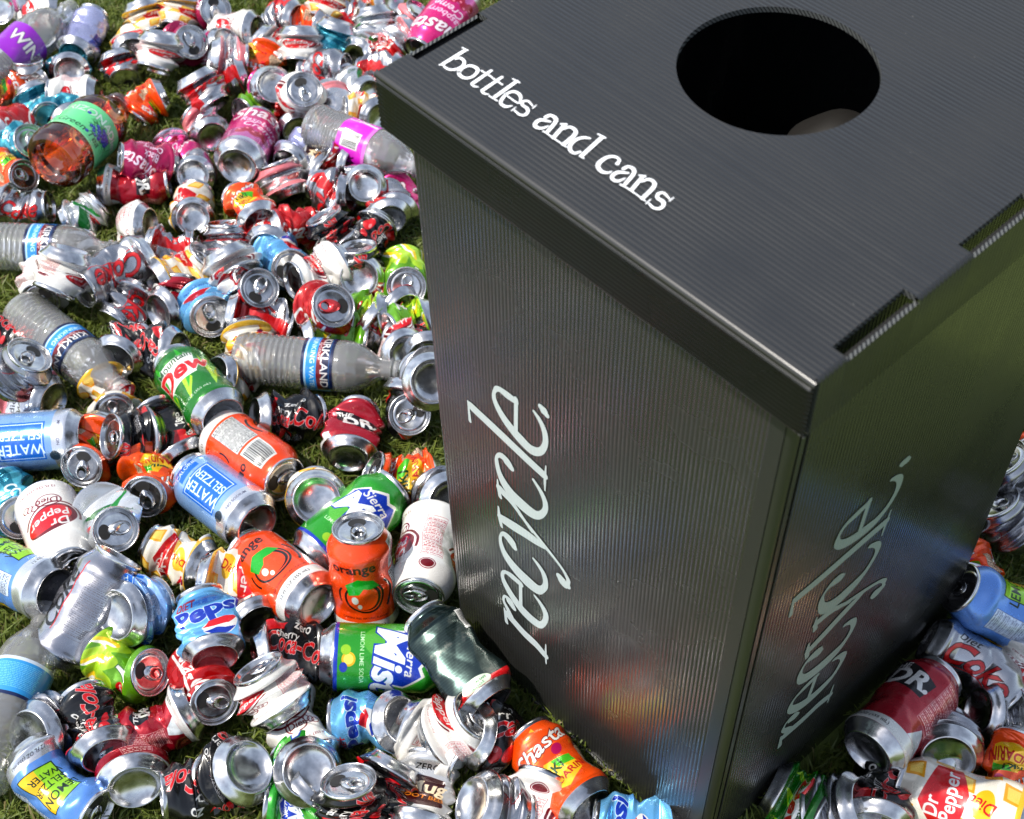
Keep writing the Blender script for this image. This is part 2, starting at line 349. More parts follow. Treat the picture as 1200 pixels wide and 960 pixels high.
    for A, B in ((vs0, vs), (hv0, hv)):
        for i in range(len(A)):
            j = (i+1) % len(A); f = bm.faces.new((A[i], A[j], B[j], B[i])); f.material_index = 1
    bm_obj('lid_top', bm, [M_Y, m_edge], lid)
    # folds and flaps
    def sheet(name, path, span, axis, mats, fmi, seams=None):
        """path: list of (a,b) profile across the fold; span (lo,hi) along the fold"""
        V = []; F = []; fm = []
        for s in span:
            for p in path: V.append(axis(p, s))
        n = len(path)
        for k in range(len(span)-1):
            for i in range(n-1):
                F.append((k*n+i, k*n+i+1, (k+1)*n+i+1, (k+1)*n+i)); fm.append(fmi[i])
        return V, F, fm
    arc = [(FR*(1-math.sin(RZ(a))), -FR*(1-math.cos(RZ(a)))) for a in (0, 18, 36, 54, 72, 90)]   # (distance out->0 , drop)
    zb = BH-LH
    # right and left flaps (flutes vertical, across y), with gaps in the fold at the slots
    for sgn, nm in ((1, 'right'), (-1, 'left')):
        V = []; F = []; fm = []
        X = (lambda d: -d) if sgn > 0 else (lambda d: -BW+d)
        cuts = [0.004]+[c for s in S for c in s]+[BD-.004]
        for k in range(len(cuts)-1):
            a, b = cuts[k], cuts[k+1]; slot = k % 2 == 1
            prof = ([] if slot else arc[:-1])+[(0, -FR), (0, -LH+.0012), (.0003, -LH)]
            m = int(max(2, (b-a)/PITCH*4)) if not slot else 2
            for j, y in enumerate(np.linspace(a, b, m)):
                for (d, dr) in prof:
                    w = 0
                    if not slot and dr > -FR+.0001 and dr < 0: w = .00045*(.5+.5*math.cos(2*math.pi*y/PITCH))
                    V.append((X(d+w), y, BH+dr-w*.6))
            base = len(V)-m*len(prof); q = len(prof)
            for j in range(m-1):
                for i in range(q-1):
                    f = (base+j*q+i, base+j*q+i+1, base+(j+1)*q+i+1, base+(j+1)*q+i)
                    F.append(f if sgn > 0 else f[::-1]); fm.append(0)
            if slot:   # the cut upper edge of the flap, with its open flutes
                b0 = len(V)
                for y in (a, b):
                    for d in (0, .0026): V.append((X(d), y, BH-FR+.0001))
                F.append((b0, b0+2, b0+3, b0+1)); fm.append(1)
        b0 = len(V)       # lower edge
        for y in (.004, BD-.004):
            for d in (.0003, .0036): V.append((X(d), y, BH-LH))
        F.append((b0, b0+1, b0+3, b0+2)); fm.append(1)
        for y in (.004, BD-.004):   # ends
            b0 = len(V)
            for d, z in ((0, BH-FR), (.0036, BH-FR), (.0036, BH-LH), (0, BH-LH)): V.append((X(d), y, z))
            F.append((b0, b0+1, b0+2, b0+3)); fm.append(1)
        mesh_np('side_flap', V, F, [M_Y, m_edge], lid, smooth=True, fm=fm)
    # front and back flaps: flutes run along x; scalloped ends at the corners
    for sgn in (1, -1):
        Y = (lambda d: d) if sgn > 0 else (lambda d: BD-d)
        prof = arc+[(0, -z) for z in np.linspace(FR, LH-.001, 60)[1:]]+[(.0003, -LH)]
        V = []; F = []; xs = np.concatenate([np.linspace(-BW+.0005, -BW+.012, 8), np.linspace(-BW+.02, -.02, 20), np.linspace(-.012, -.0005, 8)])
        for x in xs:
            e = min(x+BW, -x); dent = max(0, 1-e/.010)
            for (d, dr) in prof:
                w = .0011*dent**2*(.5-.5*math.cos(2*math.pi*dr/PITCH)) if dr < -FR else 0
                V.append((x, Y(d+w), BH+dr))
        q = len(prof)
        for j in range(len(xs)-1):
            for i in range(q-1):
                f = (j*q+i, j*q+i+1, (j+1)*q+i+1, (j+1)*q+i); F.append(f if sgn > 0 else f[::-1])
        fm = [2 if i % (q-1) < len(arc)-1 else 0 for i in range(len(F))]
        b0 = len(V)
        for x in (-BW+.0005, -.0005):
            for d in (.0003, .0036): V.append((x, Y(d), BH-LH))
        F.append((b0, b0+1, b0+3, b0+2)); fm.append(1)
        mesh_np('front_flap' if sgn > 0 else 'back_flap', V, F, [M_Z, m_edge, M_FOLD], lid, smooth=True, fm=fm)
    # raised crease line just below the front fold
    bm = bmesh.new()
    for (dz, t) in ((.0046, .0004), (.0062, .0003)):
        q = [(-BW+.002, -t, BH-dz), (-.002, -t, BH-dz), (-.002, .0002, BH-dz+.0005), (-BW+.002, .0002, BH-dz+.0005)]
        bm.faces.new([bm.verts.new(v) for v in q])
        q = [(-BW+.002, -t, BH-dz), (-.002, -t, BH-dz), (-.002, .0002, BH-dz-.0005), (-BW+.002, .0002, BH-dz-.0005)]
        bm.faces.new([bm.verts.new(v) for v in q][::-1])
    bm_obj('fold_crease', bm, [M_BLK], lid)
    # near-black tabs put inside the slots, their colour standing in for shade
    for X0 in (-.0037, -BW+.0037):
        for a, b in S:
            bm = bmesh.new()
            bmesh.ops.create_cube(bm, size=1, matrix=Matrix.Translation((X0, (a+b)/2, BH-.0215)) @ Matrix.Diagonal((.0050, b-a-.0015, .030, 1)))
            bm_obj('slot_shade_tab', bm, [M_DARK], lid)
    
    # ---- lettering
    white = simple('white_vinyl', (.80, .82, .84), .35)
    silver, ntS, bS = mat('pale_vinyl')
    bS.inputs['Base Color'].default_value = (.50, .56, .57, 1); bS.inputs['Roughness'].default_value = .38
    tc = N(ntS, 'ShaderNodeTexCoord'); sx = N(ntS, 'ShaderNodeSeparateXYZ'); ntS.links.new(tc.outputs['Object'], sx.inputs[0])
    sm = fnode(ntS, 'ADD', sx.outputs[0], sx.outputs[1])
    hh = fnode(ntS, 'POWER', fnode(ntS, 'ABSOLUTE', fnode(ntS, 'SINE', fnode(ntS, 'MULTIPLY', sm, math.pi/PITCH))), .6)
    bp = N(ntS, 'ShaderNodeBump'); bp.inputs['Distance'].default_value = .00016; ntS.links.new(hh, bp.inputs['Height']); ntS.links.new(bp.outputs[0], bS.inputs['Normal'])
    lettering([[(a, b, w*.86) for a, b, w in st] for st in decode(BOT)], lambda u, v, l: (u/1000, v/1000, BH+l), 'lid_lettering', white, lid)
    dim = silver.copy(); dim.name = 'shaded_pale_vinyl'; dim.node_tree.nodes['Principled BSDF'].inputs['Base Color'].default_value = (.27, .33, .31, 1)  # same vinyl, its colour darkened to stand in for the side wall's shade
    def front3(u, v, l):
        z = u/1000; k = (zt-z)/zt; return (-v/1000, INS-TY*k-l-.0001-wall_off(v/1000, z), z)
    def right3(u, v, l):
        z = u/1000; k = (zt-z)/zt; Y = .147-(v/1000-.203)*1.18; return (-INS+TX*k+l+.0001+wall_off(Y, z), Y, z)
    REC8 = [[(a, b, w*.80) for a, b, w in st] for st in decode(REC)]
    lettering(REC8, front3, 'front_lettering', silver, root)
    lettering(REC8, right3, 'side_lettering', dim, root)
    # ---- the loose black liner inside
    rng = np.random.default_rng(2)
    V = []; F = []; n = 120; zs = np.linspace(.05, BH-.012, 40)
    for i, z in enumerate(zs):
        for j in range(n):
            t = j*math.tau/n
            c, s = math.cos(t), math.sin(t)
            rr = .148/max(abs(c), abs(s))**.75
            rr *= 1-.05*abs(math.sin(3*t+z*7))-.04*abs(math.sin(8*t+2.0*math.sin(z*14)))-.02*abs(math.sin(19*t+z*30))
            V.append((-.17+c*rr, .176+s*rr, z))
    for i in range(len(zs)-1):
        for j in range(n): F.append((i*n+j, (i+1)*n+j, (i+1)*n+(j+1) % n, i*n+(j+1) % n))
    b0 = len(V); V.append((-.17, .176, .05))
    for j in range(n): F.append((b0, j, (j+1) % n))
    liner = mesh_np('bin_liner', V, F, [simple('black_liner', (.016, .018, .018), .25)], None, smooth=True)
    liner['label'] = 'loose black plastic bag lining the inside of the bin, seen through the hole'; liner['category'] = 'bin bag'
    # a bulging fold of the bag catches the sun just inside the hole
    bm = bmesh.new(); bmesh.ops.create_icosphere(bm, subdivisions=4, radius=1)
    c = unproj(986, 192, .545)
    for v in bm.verts:
        k = 1+.05*math.sin(5*v.co.x+3*v.co.z)*math.cos(4*v.co.y)
        v.co = Vector((c[0]+.040*v.co.x*k, c[1]+.040*v.co.y*k, .545+.030*v.co.z*k))
    bm_obj('bag_fold', bm, simple('grey_bag_fold', (.013, .012, .011), .5), liner, smooth=True)
    return root
build_bin()

# ------------------------------------------------------------------ printed artwork, drawn by the script into small canvases
PXM = 2.5                      # canvas pixels per millimetre
_tt = {}
def text_tris(s, shear, bold):
    k = (s, shear, bold)
    if k not in _tt:
        cu = bpy.data.curves.new('t', 'FONT'); cu.body = s; cu.size = 1; cu.shear = shear; cu.offset = bold; cu.resolution_u = 3
        cu.align_x = 'CENTER'; cu.align_y = 'CENTER'
        o = bpy.data.objects.new('t', cu); me = bpy.data.meshes.new_from_object(o)
        me.calc_loop_triangles()
        V = np.zeros(len(me.vertices)*3); me.vertices.foreach_get('co', V); V = V.reshape(-1, 3)[:, :2]
        T = np.zeros(len(me.loop_triangles)*3, int); me.loop_triangles.foreach_get('vertices', T)
        _tt[k] = V[T.reshape(-1, 3)] if len(V) else np.zeros((0, 3, 2))
        bpy.data.objects.remove(o); bpy.data.meshes.remove(me); bpy.data.curves.remove(cu)
    return _tt[k]
class Art:
    def __init__(s, w=207, h=112, bg=(.8, .8, .82), metal=.35):
        s.w, s.h = w, h; s.W, s.H = int(w*PXM), int(h*PXM)
        s.a = np.ones((s.H, s.W, 4), np.float32); s.a[..., :3] = bg; s.a[..., 3] = metal
        s.Y, s.X = np.mgrid[0:s.H, 0:s.W]; s.X = (s.X+.5)/PXM-w/2; s.Y = (s.Y+.5)/PXM
    def put(s, m, c):
        m = np.clip(m, 0, 1)[..., None]; c4 = np.array(list(c)+([.3] if len(c) == 3 else []), np.float32)
        s.a = s.a*(1-m)+c4*m
    def rect(s, x0, y0, x1, y1, c):
        s.put(((s.X > x0) & (s.X < x1) & (s.Y > y0) & (s.Y < y1)).astype(float), c)
    def ell(s, x, y, rx, ry, c, rot=0):
        a = RZ(rot); u = (s.X-x)*math.cos(a)+(s.Y-y)*math.sin(a); v = -(s.X-x)*math.sin(a)+(s.Y-y)*math.cos(a)
        d = np.sqrt((u/rx)**2+(v/ry)**2); s.put((1-d)*min(rx, ry)*PXM+.5, c)
    def ring(s, x, y, rx, ry, t, c, rot=0, a0=None, a1=None):
        a = RZ(rot); u = (s.X-x)*math.cos(a)+(s.Y-y)*math.sin(a); v = -(s.X-x)*math.sin(a)+(s.Y-y)*math.cos(a)
        d = np.abs(np.sqrt((u/rx)**2+(v/ry)**2)-1)*min(rx, ry); m = np.clip((t/2-d)*PXM+.5, 0, 1)
        if a0 is not None:
            th = np.degrees(np.arctan2(v, u)) % 360; m = m*((th-a0) % 360 < (a1-a0))
        s.put(m, c)
    def tris(s, T, c):
        """T (n,3,2) in mm"""
        M = np.zeros((s.H, s.W), np.float32); SS = .5
        P = T.copy(); P[..., 0] = (P[..., 0]+s.w/2)*PXM; P[..., 1] *= PXM
        for t in P:
            x0, y0 = np.floor(t.min(0)-.5).astype(int); x1, y1 = np.ceil(t.max(0)+.5).astype(int)
            x0, y0 = max(x0, 0), max(y0, 0); x1, y1 = min(x1, s.W), min(y1, s.H)
            if x1 <= x0 or y1 <= y0: continue
            yy, xx = np.mgrid[y0:y1, x0:x1]; acc = np.zeros(xx.shape, np.float32)
            ar = (t[1, 0]-t[0, 0])*(t[2, 1]-t[0, 1])-(t[2, 0]-t[0, 0])*(t[1, 1]-t[0, 1])
            if abs(ar) < 1e-6: continue
            sg = 1 if ar > 0 else -1
            for ox, oy in ((.25, .25), (.75, .25), (.25, .75), (.75, .75)):
                ins = np.ones(xx.shape, bool)
                for i in range(3):
                    a, b = t[i], t[(i+1) % 3]
                    ins &= sg*((b[0]-a[0])*(yy+oy-a[1])-(b[1]-a[1])*(xx+ox-a[0])) >= 0
                acc += ins*.25
            M[y0:y1, x0:x1] = np.maximum(M[y0:y1, x0:x1], acc) if False else np.minimum(1, M[y0:y1, x0:x1]+acc)
        s.put(M, c)
    def poly(s, pts, c):
        p = np.array(pts, float); s.tris(np.array([[p[0], p[i], p[i+1]] for i in range(1, len(p)-1)]), c)
    def text(s, t, x, y, size, c, shear=0., bold=0.01, rot=0, sx=1., ol=None, ow=.045):
        a = RZ(rot); R = np.array([[math.cos(a), math.sin(a)], [-math.sin(a), math.cos(a)]])
        for (b, cc) in (((bold*.5+ow*.6), ol), (bold*.5, c)):
            if cc is None: continue
            T = text_tris(t, shear, round(b, 3))*size*1.25; T = T*np.array([sx, 1.]); s.tris(T@R+np.array([x, y]), cc)
    def line(s, pts, w, c):
        Q, A, B = ribbon(None, [(x, y, w) for x, y in pts], None, 0, seg=5)
        s.tris(np.array([[A[i], B[i], B[i+1]] for i in range(len(Q)-1)]+[[A[i], B[i+1], A[i+1]] for i in range(len(Q)-1)]), c)
        for e in (0, -1): s.ell(Q[e, 0], Q[e, 1], w/2, w/2, c)
    def facts(s, x, y, w, h, c, title='Nutrition Facts', bgc=None):
        if bgc: s.rect(x, y, x+w, y+h, bgc)
        for (a, b, e, f) in ((x, y, x+w, y+.5), (x, y+h-.5, x+w, y+h), (x, y, x+.5, y+h), (x+w-.5, y, x+w, y+h)): s.rect(a, b, e, f, c)
        s.text(title, x+w/2, y+h-3, w/8.5, c, bold=.02)
        k = y+h-6; R = random.Random(int(x*7+h)); j = 0
        while k > y+2:
            if j % 4 == 3: s.rect(x, k-.35, x+w, k+.35, c); k -= 1.6
            q = x+1.2
            while q < x+w-3:
                l = R.uniform(1.5, 5); s.rect(q, k-.45, min(q+l, x+w-1), k+.45, c); q += l+.9
            k -= 2.2; j += 1
    def bars(s, x, y, w, h):
        s.rect(x, y, x+w, y+h, (.86, .86, .84)); R = random.Random(4); q = x+2
        while q < x+w-2:
            l = R.choice((.4, .8, 1.2)); s.rect(q, y+3, q+l, y+h-2, (.05, .05, .05)); q += l+R.choice((.4, .8))
    def small(s, x, y, w, h, c, seed=1):
        R = random.Random(seed); k = y+h
        while k > y:
            q = x
            while q < x+w-2:
                l = R.uniform(1, 4); s.rect(q, k-.4, min(q+l, x+w), k+.3, c); q += l+.7
            k -= 2
    def bubbles(s, n, c, seed=1):
        R = random.Random(seed)
        for _ in range(n):
            r = R.uniform(.5, 1.7); s.ring(R.uniform(-s.w/2, s.w/2), R.uniform(6, s.h-8), r, r*1.15, .45, c)
    def image(s, name):
        im = bpy.data.images.new(name, s.W, s.H, alpha=True); im.alpha_mode = 'CHANNEL_PACKED'
        im.pixels.foreach_set(np.clip(s.a, 0, 1).astype(np.float32).ravel()); im.update(); im.pack(); return im

RED = (.75, .05, .07); WH = (.88, .87, .85); BK = (.03, .03, .035); SIL = (.68, .68, .69, 1.0); MAR = (.42, .03, .08)
def twice(f):
    """fronts repeat on both sides of a can"""
    f(0); f(-103.5); f(103.5)
def a_dietcola():
    a = Art(bg=(.68, .68, .69), metal=1.0)
    def f(x):
        a.text('Coke', x, 52, 34, RED, shear=.35, bold=.035, rot=90, sx=1.05, ol=(.25, .02, .03))
        a.text('Diet', x-24, 28, 12, BK, shear=.4, bold=.01, rot=90); a.line([(x+20, 8), (x+14, 60), (x+24, 104)], 1.4, RED)
    twice(f); a.facts(40, 30, 20, 50, (.25, .25, .27)); return a
def a_dietcola2():
    a = Art(bg=(.68, .68, .69), metal=1.0)
    def f(x):
        a.text('Coke', x, 60, 30, RED, shear=.35, bold=.045, ol=(.3, .02, .03)); a.text('Diet', x-16, 82, 11, BK, shear=.4, bold=.012)
        a.rect(x-40, 12, x+40, 14, RED); a.poly([(x+22, 0), (x+48, 0), (x+40, 60), (x+52, 112), (x+30, 112)], RED)
    twice(f); return a
def a_cola():
    a = Art(bg=(.70, .02, .03), metal=.45)
    def f(x):
        a.text('Coca-Cola', x+2, 56, 26, WH, shear=.4, bold=.03, rot=90, sx=.9); a.line([(x+18, 4), (x+12, 50), (x+24, 108)], 4, WH)
    twice(f); a.facts(38, 30, 22, 50, WH); return a
def a_pepper(bgc=WH, diet=True, fruit=False):
    a = Art(bg=bgc, metal=.15)
    def f(x):
        a.ell(x, 66, 30, 20, MAR, 20); a.ell(x+3, 65, 27, 16, (.80, .05, .09), 20); a.ring(x, 66, 34, 24, 2.2, MAR, 20, 150, 330)
        a.text('Dr', x-9, 75, 14, WH, shear=.25, bold=.045, rot=12); a.text('Pepper', x+1, 62, 13, WH, shear=.25, bold=.035, rot=12)
        if diet:
            a.ring(x-4, 36, 13, 9, 1.2, MAR); a.text('Diet', x-4, 36, 10, MAR, shear=.2, bold=.02)
            for k in range(3): a.ring(x+12+5*k, 40-3*k, 4, 4, 1, MAR)
        a.text('12 FL OZ (355 mL)', x+4, 12, 4.2, MAR, bold=.01)
    twice(f); a.facts(42, 22, 24, 62, (.70, .20, .25), bgc=None); a.ell(56, 96, 7, 4.5, MAR); a.ring(56, 96, 8.4, 5.8, .7, MAR); return a
def a_berries():
    a = Art(bg=(.87, .85, .80), metal=.2)
    R = random.Random(8)
    for i in range(9):
        for j in range(5):
            if (i+j) % 2:
                x, y = -103+i*23, j*23; a.poly([(x, y), (x+19, y+3), (x+22, y+20), (x+2, y+18)], (.90, .62, .10)); a.poly([(x+3, y+3), (x+17, y+5), (x+18, y+17), (x+5, y+15)], (.93, .78, .35))
    def f(x):
        a.poly([(x-38, 70), (x-8, 92), (x+34, 84), (x+38, 62), (x+8, 50), (x-30, 52)], (.78, .04, .08))
        a.text('Dr', x-12, 78, 15, WH, shear=.25, bold=.045, rot=8); a.text('Pepper', x+2, 65, 15, WH, shear=.25, bold=.04, rot=8)
        a.ell(x+4, 34, 15, 11, (.93, .72, .12)); a.text('Diet', x+4, 34, 12, RED, shear=.25, bold=.03, rot=80)
        a.ell(x-24, 26, 5, 5, (.75, .03, .10)); a.ell(x-31, 30, 4.5, 4.5, (.75, .03, .10)); a.ell(x-26, 18, 4.5, 4.5, (.45, .05, .25))
    twice(f); a.rect(-104, 0, 104, 5, (.9, .7, .15)); return a
def a_orange():
    OR = (.95, .27, .03); a = Art(bg=OR, metal=.3)
    a.rect(-104, 0, 104, 14, WH)
    def f(x):
        a.ell(x+2, 46, 22, 20, BK); a.ell(x+2, 46, 19.6, 17.8, OR); a.ell(x+2, 46, 18.2, 16.4, BK); a.ell(x, 45.5, 16.8, 15.2, OR)
        a.ring(x+4, 46, 29, 26, 2.6, BK, 0, 325, 395); a.ring(x, 46, 26, 24, 1.8, BK, 0, 150, 195)
        G = (.05, .62, .12); a.poly([(x-18, 63), (x-5, 71), (x+12, 67), (x+20, 57), (x+9, 56), (x+2, 60), (x-4, 52), (x-15, 50)], G)
        a.ell(x-9, 44, 3.6, 5.2, WH); a.ell(x-5, 35, 2.4, 3.4, WH)
        a.text('orange', x-8, 84, 14, (.20, .03, .01), bold=.05); a.text('CAFFEINE FREE  NATURAL FLAVORS', x, 19, 2.6, (.2, .03, .01))
        a.text('12 FL OZ (355 mL)', x, 7, 4.4, BK)
    twice(f); a.bars(38, 70, 28, 34); a.facts(36, 17, 32, 50, BK, bgc=(.86, .86, .84)); return a
def a_fiesta(bgc=(.93, .30, .03), word='Shasta', sub=('TIKI', 'MANDARIN')):
    a = Art(bg=bgc, metal=.35); R = random.Random(3)
    for _ in range(26):
        x, y = R.uniform(-103, 103), R.uniform(5, 105); a.poly([(x, y), (x+R.uniform(4, 12), y+R.uniform(-3, 3)), (x+R.uniform(2, 8), y+R.uniform(3, 8))], R.choice(((.96, .62, .08), (.90, .16, .04), (.95, .45, .05))))
    def f(x):
        a.text(word, x, 82, 24, WH, shear=.35, bold=.03, rot=12, sx=.95, ol=(.35, .02, .02))
        a.poly([(x-26, 34), (x-6, 62), (x+26, 56), (x+30, 30), (x+4, 16)], (.92, .72, .08)); a.poly([(x+2, 60), (x+26, 56), (x+28, 44), (x+6, 48)], (.25, .68, .10))
        a.text(sub[0], x-2, 48, 14, (.08, .25, .05), bold=.05, rot=8); a.text(sub[1], x, 32, 11, (.70, .08, .05), bold=.04, rot=8)
        a.ell(x+16, 68, 6, 6, (.72, .05, .35)); a.ell(x-30, 60, 5, 5, (.85, .1, .1))
    twice(f); a.facts(42, 22, 20, 46, BK, bgc=(.9, .75, .6)); return a
def a_pink():
    a = Art(bg=(.82, .12, .45), metal=.5)
    a.rect(-104, 0, 104, 34, (.85, .42, .66, .8)); a.rect(-104, 0, 104, 10, (.84, .80, .84, 1))
    def f(x):
        a.text('Shasta', x, 84, 28, (.95, .90, .92), shear=.35, bold=.03, rot=10, ol=(.5, .05, .2)); a.text('Raspberry', x+4, 60, 12, (.95, .8, .88), shear=.3, bold=.02)
        a.text('Creme', x+4, 47, 14, (.95, .85, .9), shear=.35, bold=.02)
        for k in range(5): a.ell(x-18+9*k, 26+5*(k % 2), 7, 6.4, (.62, .02, .18)); a.ell(x-20+9*k, 29+5*(k % 2), 2, 1.6, (.95, .5, .6))
    twice(f); return a
def a_magenta():
    a = Art(bg=(.62, .02, .28), metal=.4)
    def f(x):
        a.text('Shasta', x, 76, 26, (.92, .85, .9), shear=.35, bold=.02, rot=70); a.text('Black', x+16, 52, 15, (.92, .85, .9), bold=.02, rot=80, shear=.3); a.text('Cherry', x+32, 44, 15, (.92, .85, .9), bold=.02, rot=80, shear=.3)
    twice(f); a.small(44, 20, 20, 70, (.9, .7, .8)); return a
def a_mist():
    G = (.13, .56, .12); BL = (.05, .20, .66); a = Art(bg=G, metal=.35)
    for x in range(-104, 104, 2): a.ell(x, 60+14*math.sin(x*.09), 3, 16, (.30, .66, .20))
    a.rect(-104, 0, 104, 6, BL); a.rect(-104, 0, 104, 2, SIL)
    def f(x):
        a.poly([(x-30, 74), (x-16, 88), (x-8, 83), (x+2, 97), (x+10, 90), (x+18, 94), (x+34, 72), (x+30, 60), (x-30, 58)], WH)
        a.poly([(x-27, 74), (x-16, 85), (x-8, 80), (x+2, 93), (x+10, 86), (x+18, 90), (x+31, 72), (x+28, 60), (x-28, 58)], BL)
        a.text('Sierra', x, 79, 12, WH, shear=.3, bold=.03, rot=-4); a.text('Mist', x+2, 56, 34, (.93, .95, .95), shear=.25, bold=.07, rot=-5, ol=BL, ow=.06)
        a.text('LEMON LIME SODA', x, 30, 5, (.75, .9, .7), bold=.02); a.ell(x+2, 17, 7, 7, (.90, .68, .05)); a.ell(x+2, 17, 5, 5, (.95, .86, .35)); a.ell(x-7, 14, 5, 5, (.55, .75, .12)); a.ell(x+10, 12, 5, 4, BL)
    twice(f); a.small(44, 14, 18, 50, (.8, .92, .8)); return a
def a_dew():
    a = Art(bg=(.07, .42, .08), metal=.35)
    for k in range(7): x = -100+k*32; a.poly([(x, 10), (x+16, 40), (x+6, 76), (x+12, 44)], (.62, .80, .10)); a.poly([(x+6, 30), (x+26, 62), (x+20, 100), (x+22, 64)], (.16, .62, .10))
    def f(x):
        a.poly([(x-24, 48), (x+20, 44), (x+30, 82), (x-14, 84)], WH); a.text('Mountain', x+2, 80, 11, (.02, .25, .06), shear=.2, bold=.03, rot=3, ol=WH); a.text('Dew', x+2, 62, 28, (.80, .05, .08), shear=.2, bold=.07, sx=1.1, ol=WH)
        a.text('12 FL OZ (355 mL)', x, 14, 4.5, WH)
    twice(f); return a
def a_seltz(lemon=False):
    a = Art(bg=(.50, .66, .86) if not lemon else (.36, .56, .86), metal=.45); BL = (.05, .38, .78)
    a.bubbles(120, (.34, .48, .72), 5); a.rect(-104, 0, 104, 16, (.84, .85, .88, .8))
    def f(x):
        if not lemon:
            a.rect(x-22, 24, x+22, 80, BL); a.rect(x-20, 26, x+20, 78, (.80, .88, .95)); a.rect(x-19, 27, x+19, 77, BL)
            a.text('SELTZER', x+7, 52, 11, (.85, .93, .97), rot=90, bold=.02, sx=.95); a.text('WATER', x-8, 52, 13, (.85, .93, .97), rot=90, bold=.02)
            a.rect(x-14, 84, x+14, 102, BL); a.text('CALORIE', x, 93, 6, WH)
            a.ell(x-18, 14, 6, 6, (.15, .20, .25)); a.text('NO SODIUM', x+8, 8, 4, (.2, .2, .3))
        else:
            a.rect(x-24, 26, x+24, 84, (.08, .18, .04)); a.rect(x-22.5, 27.5, x+22.5, 82.5, (.55, .78, .10)); a.poly([(x, 27.5), (x+22.5, 27.5), (x+22.5, 82.5), (x+5, 82.5)], (.92, .72, .08))
            a.text('LEMON', x-5, 68, 12, (.05, .15, .05), shear=.1, bold=.02); a.text('SELTZER', x-2, 53, 10, (.05, .15, .05), bold=.02); a.text('WATER', x-6, 40, 10, (.05, .15, .05), bold=.02)
            a.text('12 FL OZ (355 mL)', x, 7, 4.5, (.1, .1, .15))
    twice(f); a.facts(40, 20, 24, 66, (.12, .15, .3), bgc=(.78, .84, .92)); return a
def a_cherry():
    a = Art(bg=(.035, .03, .035), metal=.3)
    def f(x):
        a.text('Coca-Cola', x+6, 56, 24, (.80, .04, .06), shear=.4, bold=.035, rot=78, sx=.9, ol=(.9, .80, .80), ow=.03); a.text('cherry', x-10, 40, 13, WH, shear=.1, bold=.02, rot=78); a.text('zero', x-20, 70, 15, WH, bold=.03, rot=78)
        a.ell(x+26, 28, 9, 10, (.78, .03, .07)); a.ell(x+22, 32, 2.5, 3, (.95, .5, .5)); a.ell(x+30, 46, 7, 8, (.70, .03, .07)); a.poly([(x-38, 8), (x-14, 4), (x-20, 36), (x-34, 46)], (.74, .03, .06))
    twice(f); a.facts(42, 26, 18, 50, (.7, .7, .72)); a.rect(-104, 0, 104, 4, SIL); return a
def a_thedr():
    a = Art(bg=(.62, .03, .12), metal=.45)
    a.rect(-104, 0, 104, 13, (.84, .84, .82, .3)); a.poly([(-52, 13), (-40, 34), (-30, 36), (-24, 13)], (.82, .84, .84)); a.poly([(40, 13), (54, 36), (64, 32), (72, 13)], (.82, .84, .84))
    def f(x):
        a.poly([(x-28, 86), (x-20, 96), (x+30, 80), (x+26, 56), (x-22, 60)], (.05, .02, .04)); a.text('THE', x-14, 84, 10, WH, bold=.05, rot=8, shear=.2); a.text('DR.', x+4, 70, 24, WH, bold=.07, rot=8, shear=.25)
        a.text('12 FL OZ (355 mL)', x, 6, 4.6, BK)
    twice(f); a.facts(38, 38, 28, 64, (.92, .75, .72)); return a
def a_pepsi():
    a = Art(bg=(.42, .70, .90), metal=.55)
    a.bubbles(60, (.62, .82, .95), 2)
    def f(x):
        a.text('Pepsi', x, 80, 30, (.06, .20, .66), shear=.15, bold=.08, rot=6, ol=(.80, .88, .94)); a.text('DIET', x-20, 98, 9, (.75, .06, .1), bold=.05)
        a.ell(x+6, 42, 20, 19, WH); a.poly([(x-12, 48), (x-2, 61), (x+14, 60), (x+24, 52), (x+12, 44), (x, 48)], (.80, .06, .10)); a.poly([(x-12, 34), (x+2, 24), (x+16, 26), (x+25, 38), (x+14, 35), (x, 40)], (.06, .18, .62))
        a.text('12 FL OZ (355 mL)', x, 8, 4.5, (.06, .2, .6))
    twice(f); a.small(44, 30, 18, 50, (.1, .25, .6)); return a
def a_lime():
    a = Art(bg=(.36, .60, .08), metal=.35)
    for k in range(7): x = -104+k*30; a.ell(x+14, 30, 16, 34, (.62, .78, .14), 20); a.ell(x+20, 24, 6, 26, (.92, .78, .12), 24); a.ell(x+24, 22, 2.5, 24, (.92, .92, .88), 24)
    for x in (0, 103.5, -103.5): a.text('7', x, 74, 30, WH, bold=.08, ol=(.05, .3, .06)); a.ell(x+18, 76, 8, 8, (.78, .06, .07)); a.text('UP', x+18, 76, 7, WH, bold=.04)
    return a
def a_sevenup():
    a = Art(bg=(.84, .85, .86), metal=.7)
    def f(x):
        a.poly([(x-36, 30), (x-6, 94), (x+16, 102), (x-14, 48)], (.05, .48, .16)); a.poly([(x-14, 48), (x+4, 62), (x+34, 20), (x+10, 28)], (.03, .36, .12)); a.ell(x+24, 70, 12, 12, (.80, .06, .08)); a.text('UP', x+24, 70, 10, WH, bold=.05); a.text('Diet', x-26, 84, 8, (.05, .3, .1), bold=.02, shear=.2)
    twice(f); return a
def a_teal():
    a = Art(bg=(.14, .52, .62), metal=.6)
    for x in range(-104, 104, 26): a.poly([(x, 0), (x+14, 0), (x+24, 112), (x+18, 112)], (.30, .68, .76))
    for x in (0, 103.5, -103.5): a.text('COLA', x, 60, 20, (.86, .90, .92), bold=.06, rot=90)
    return a
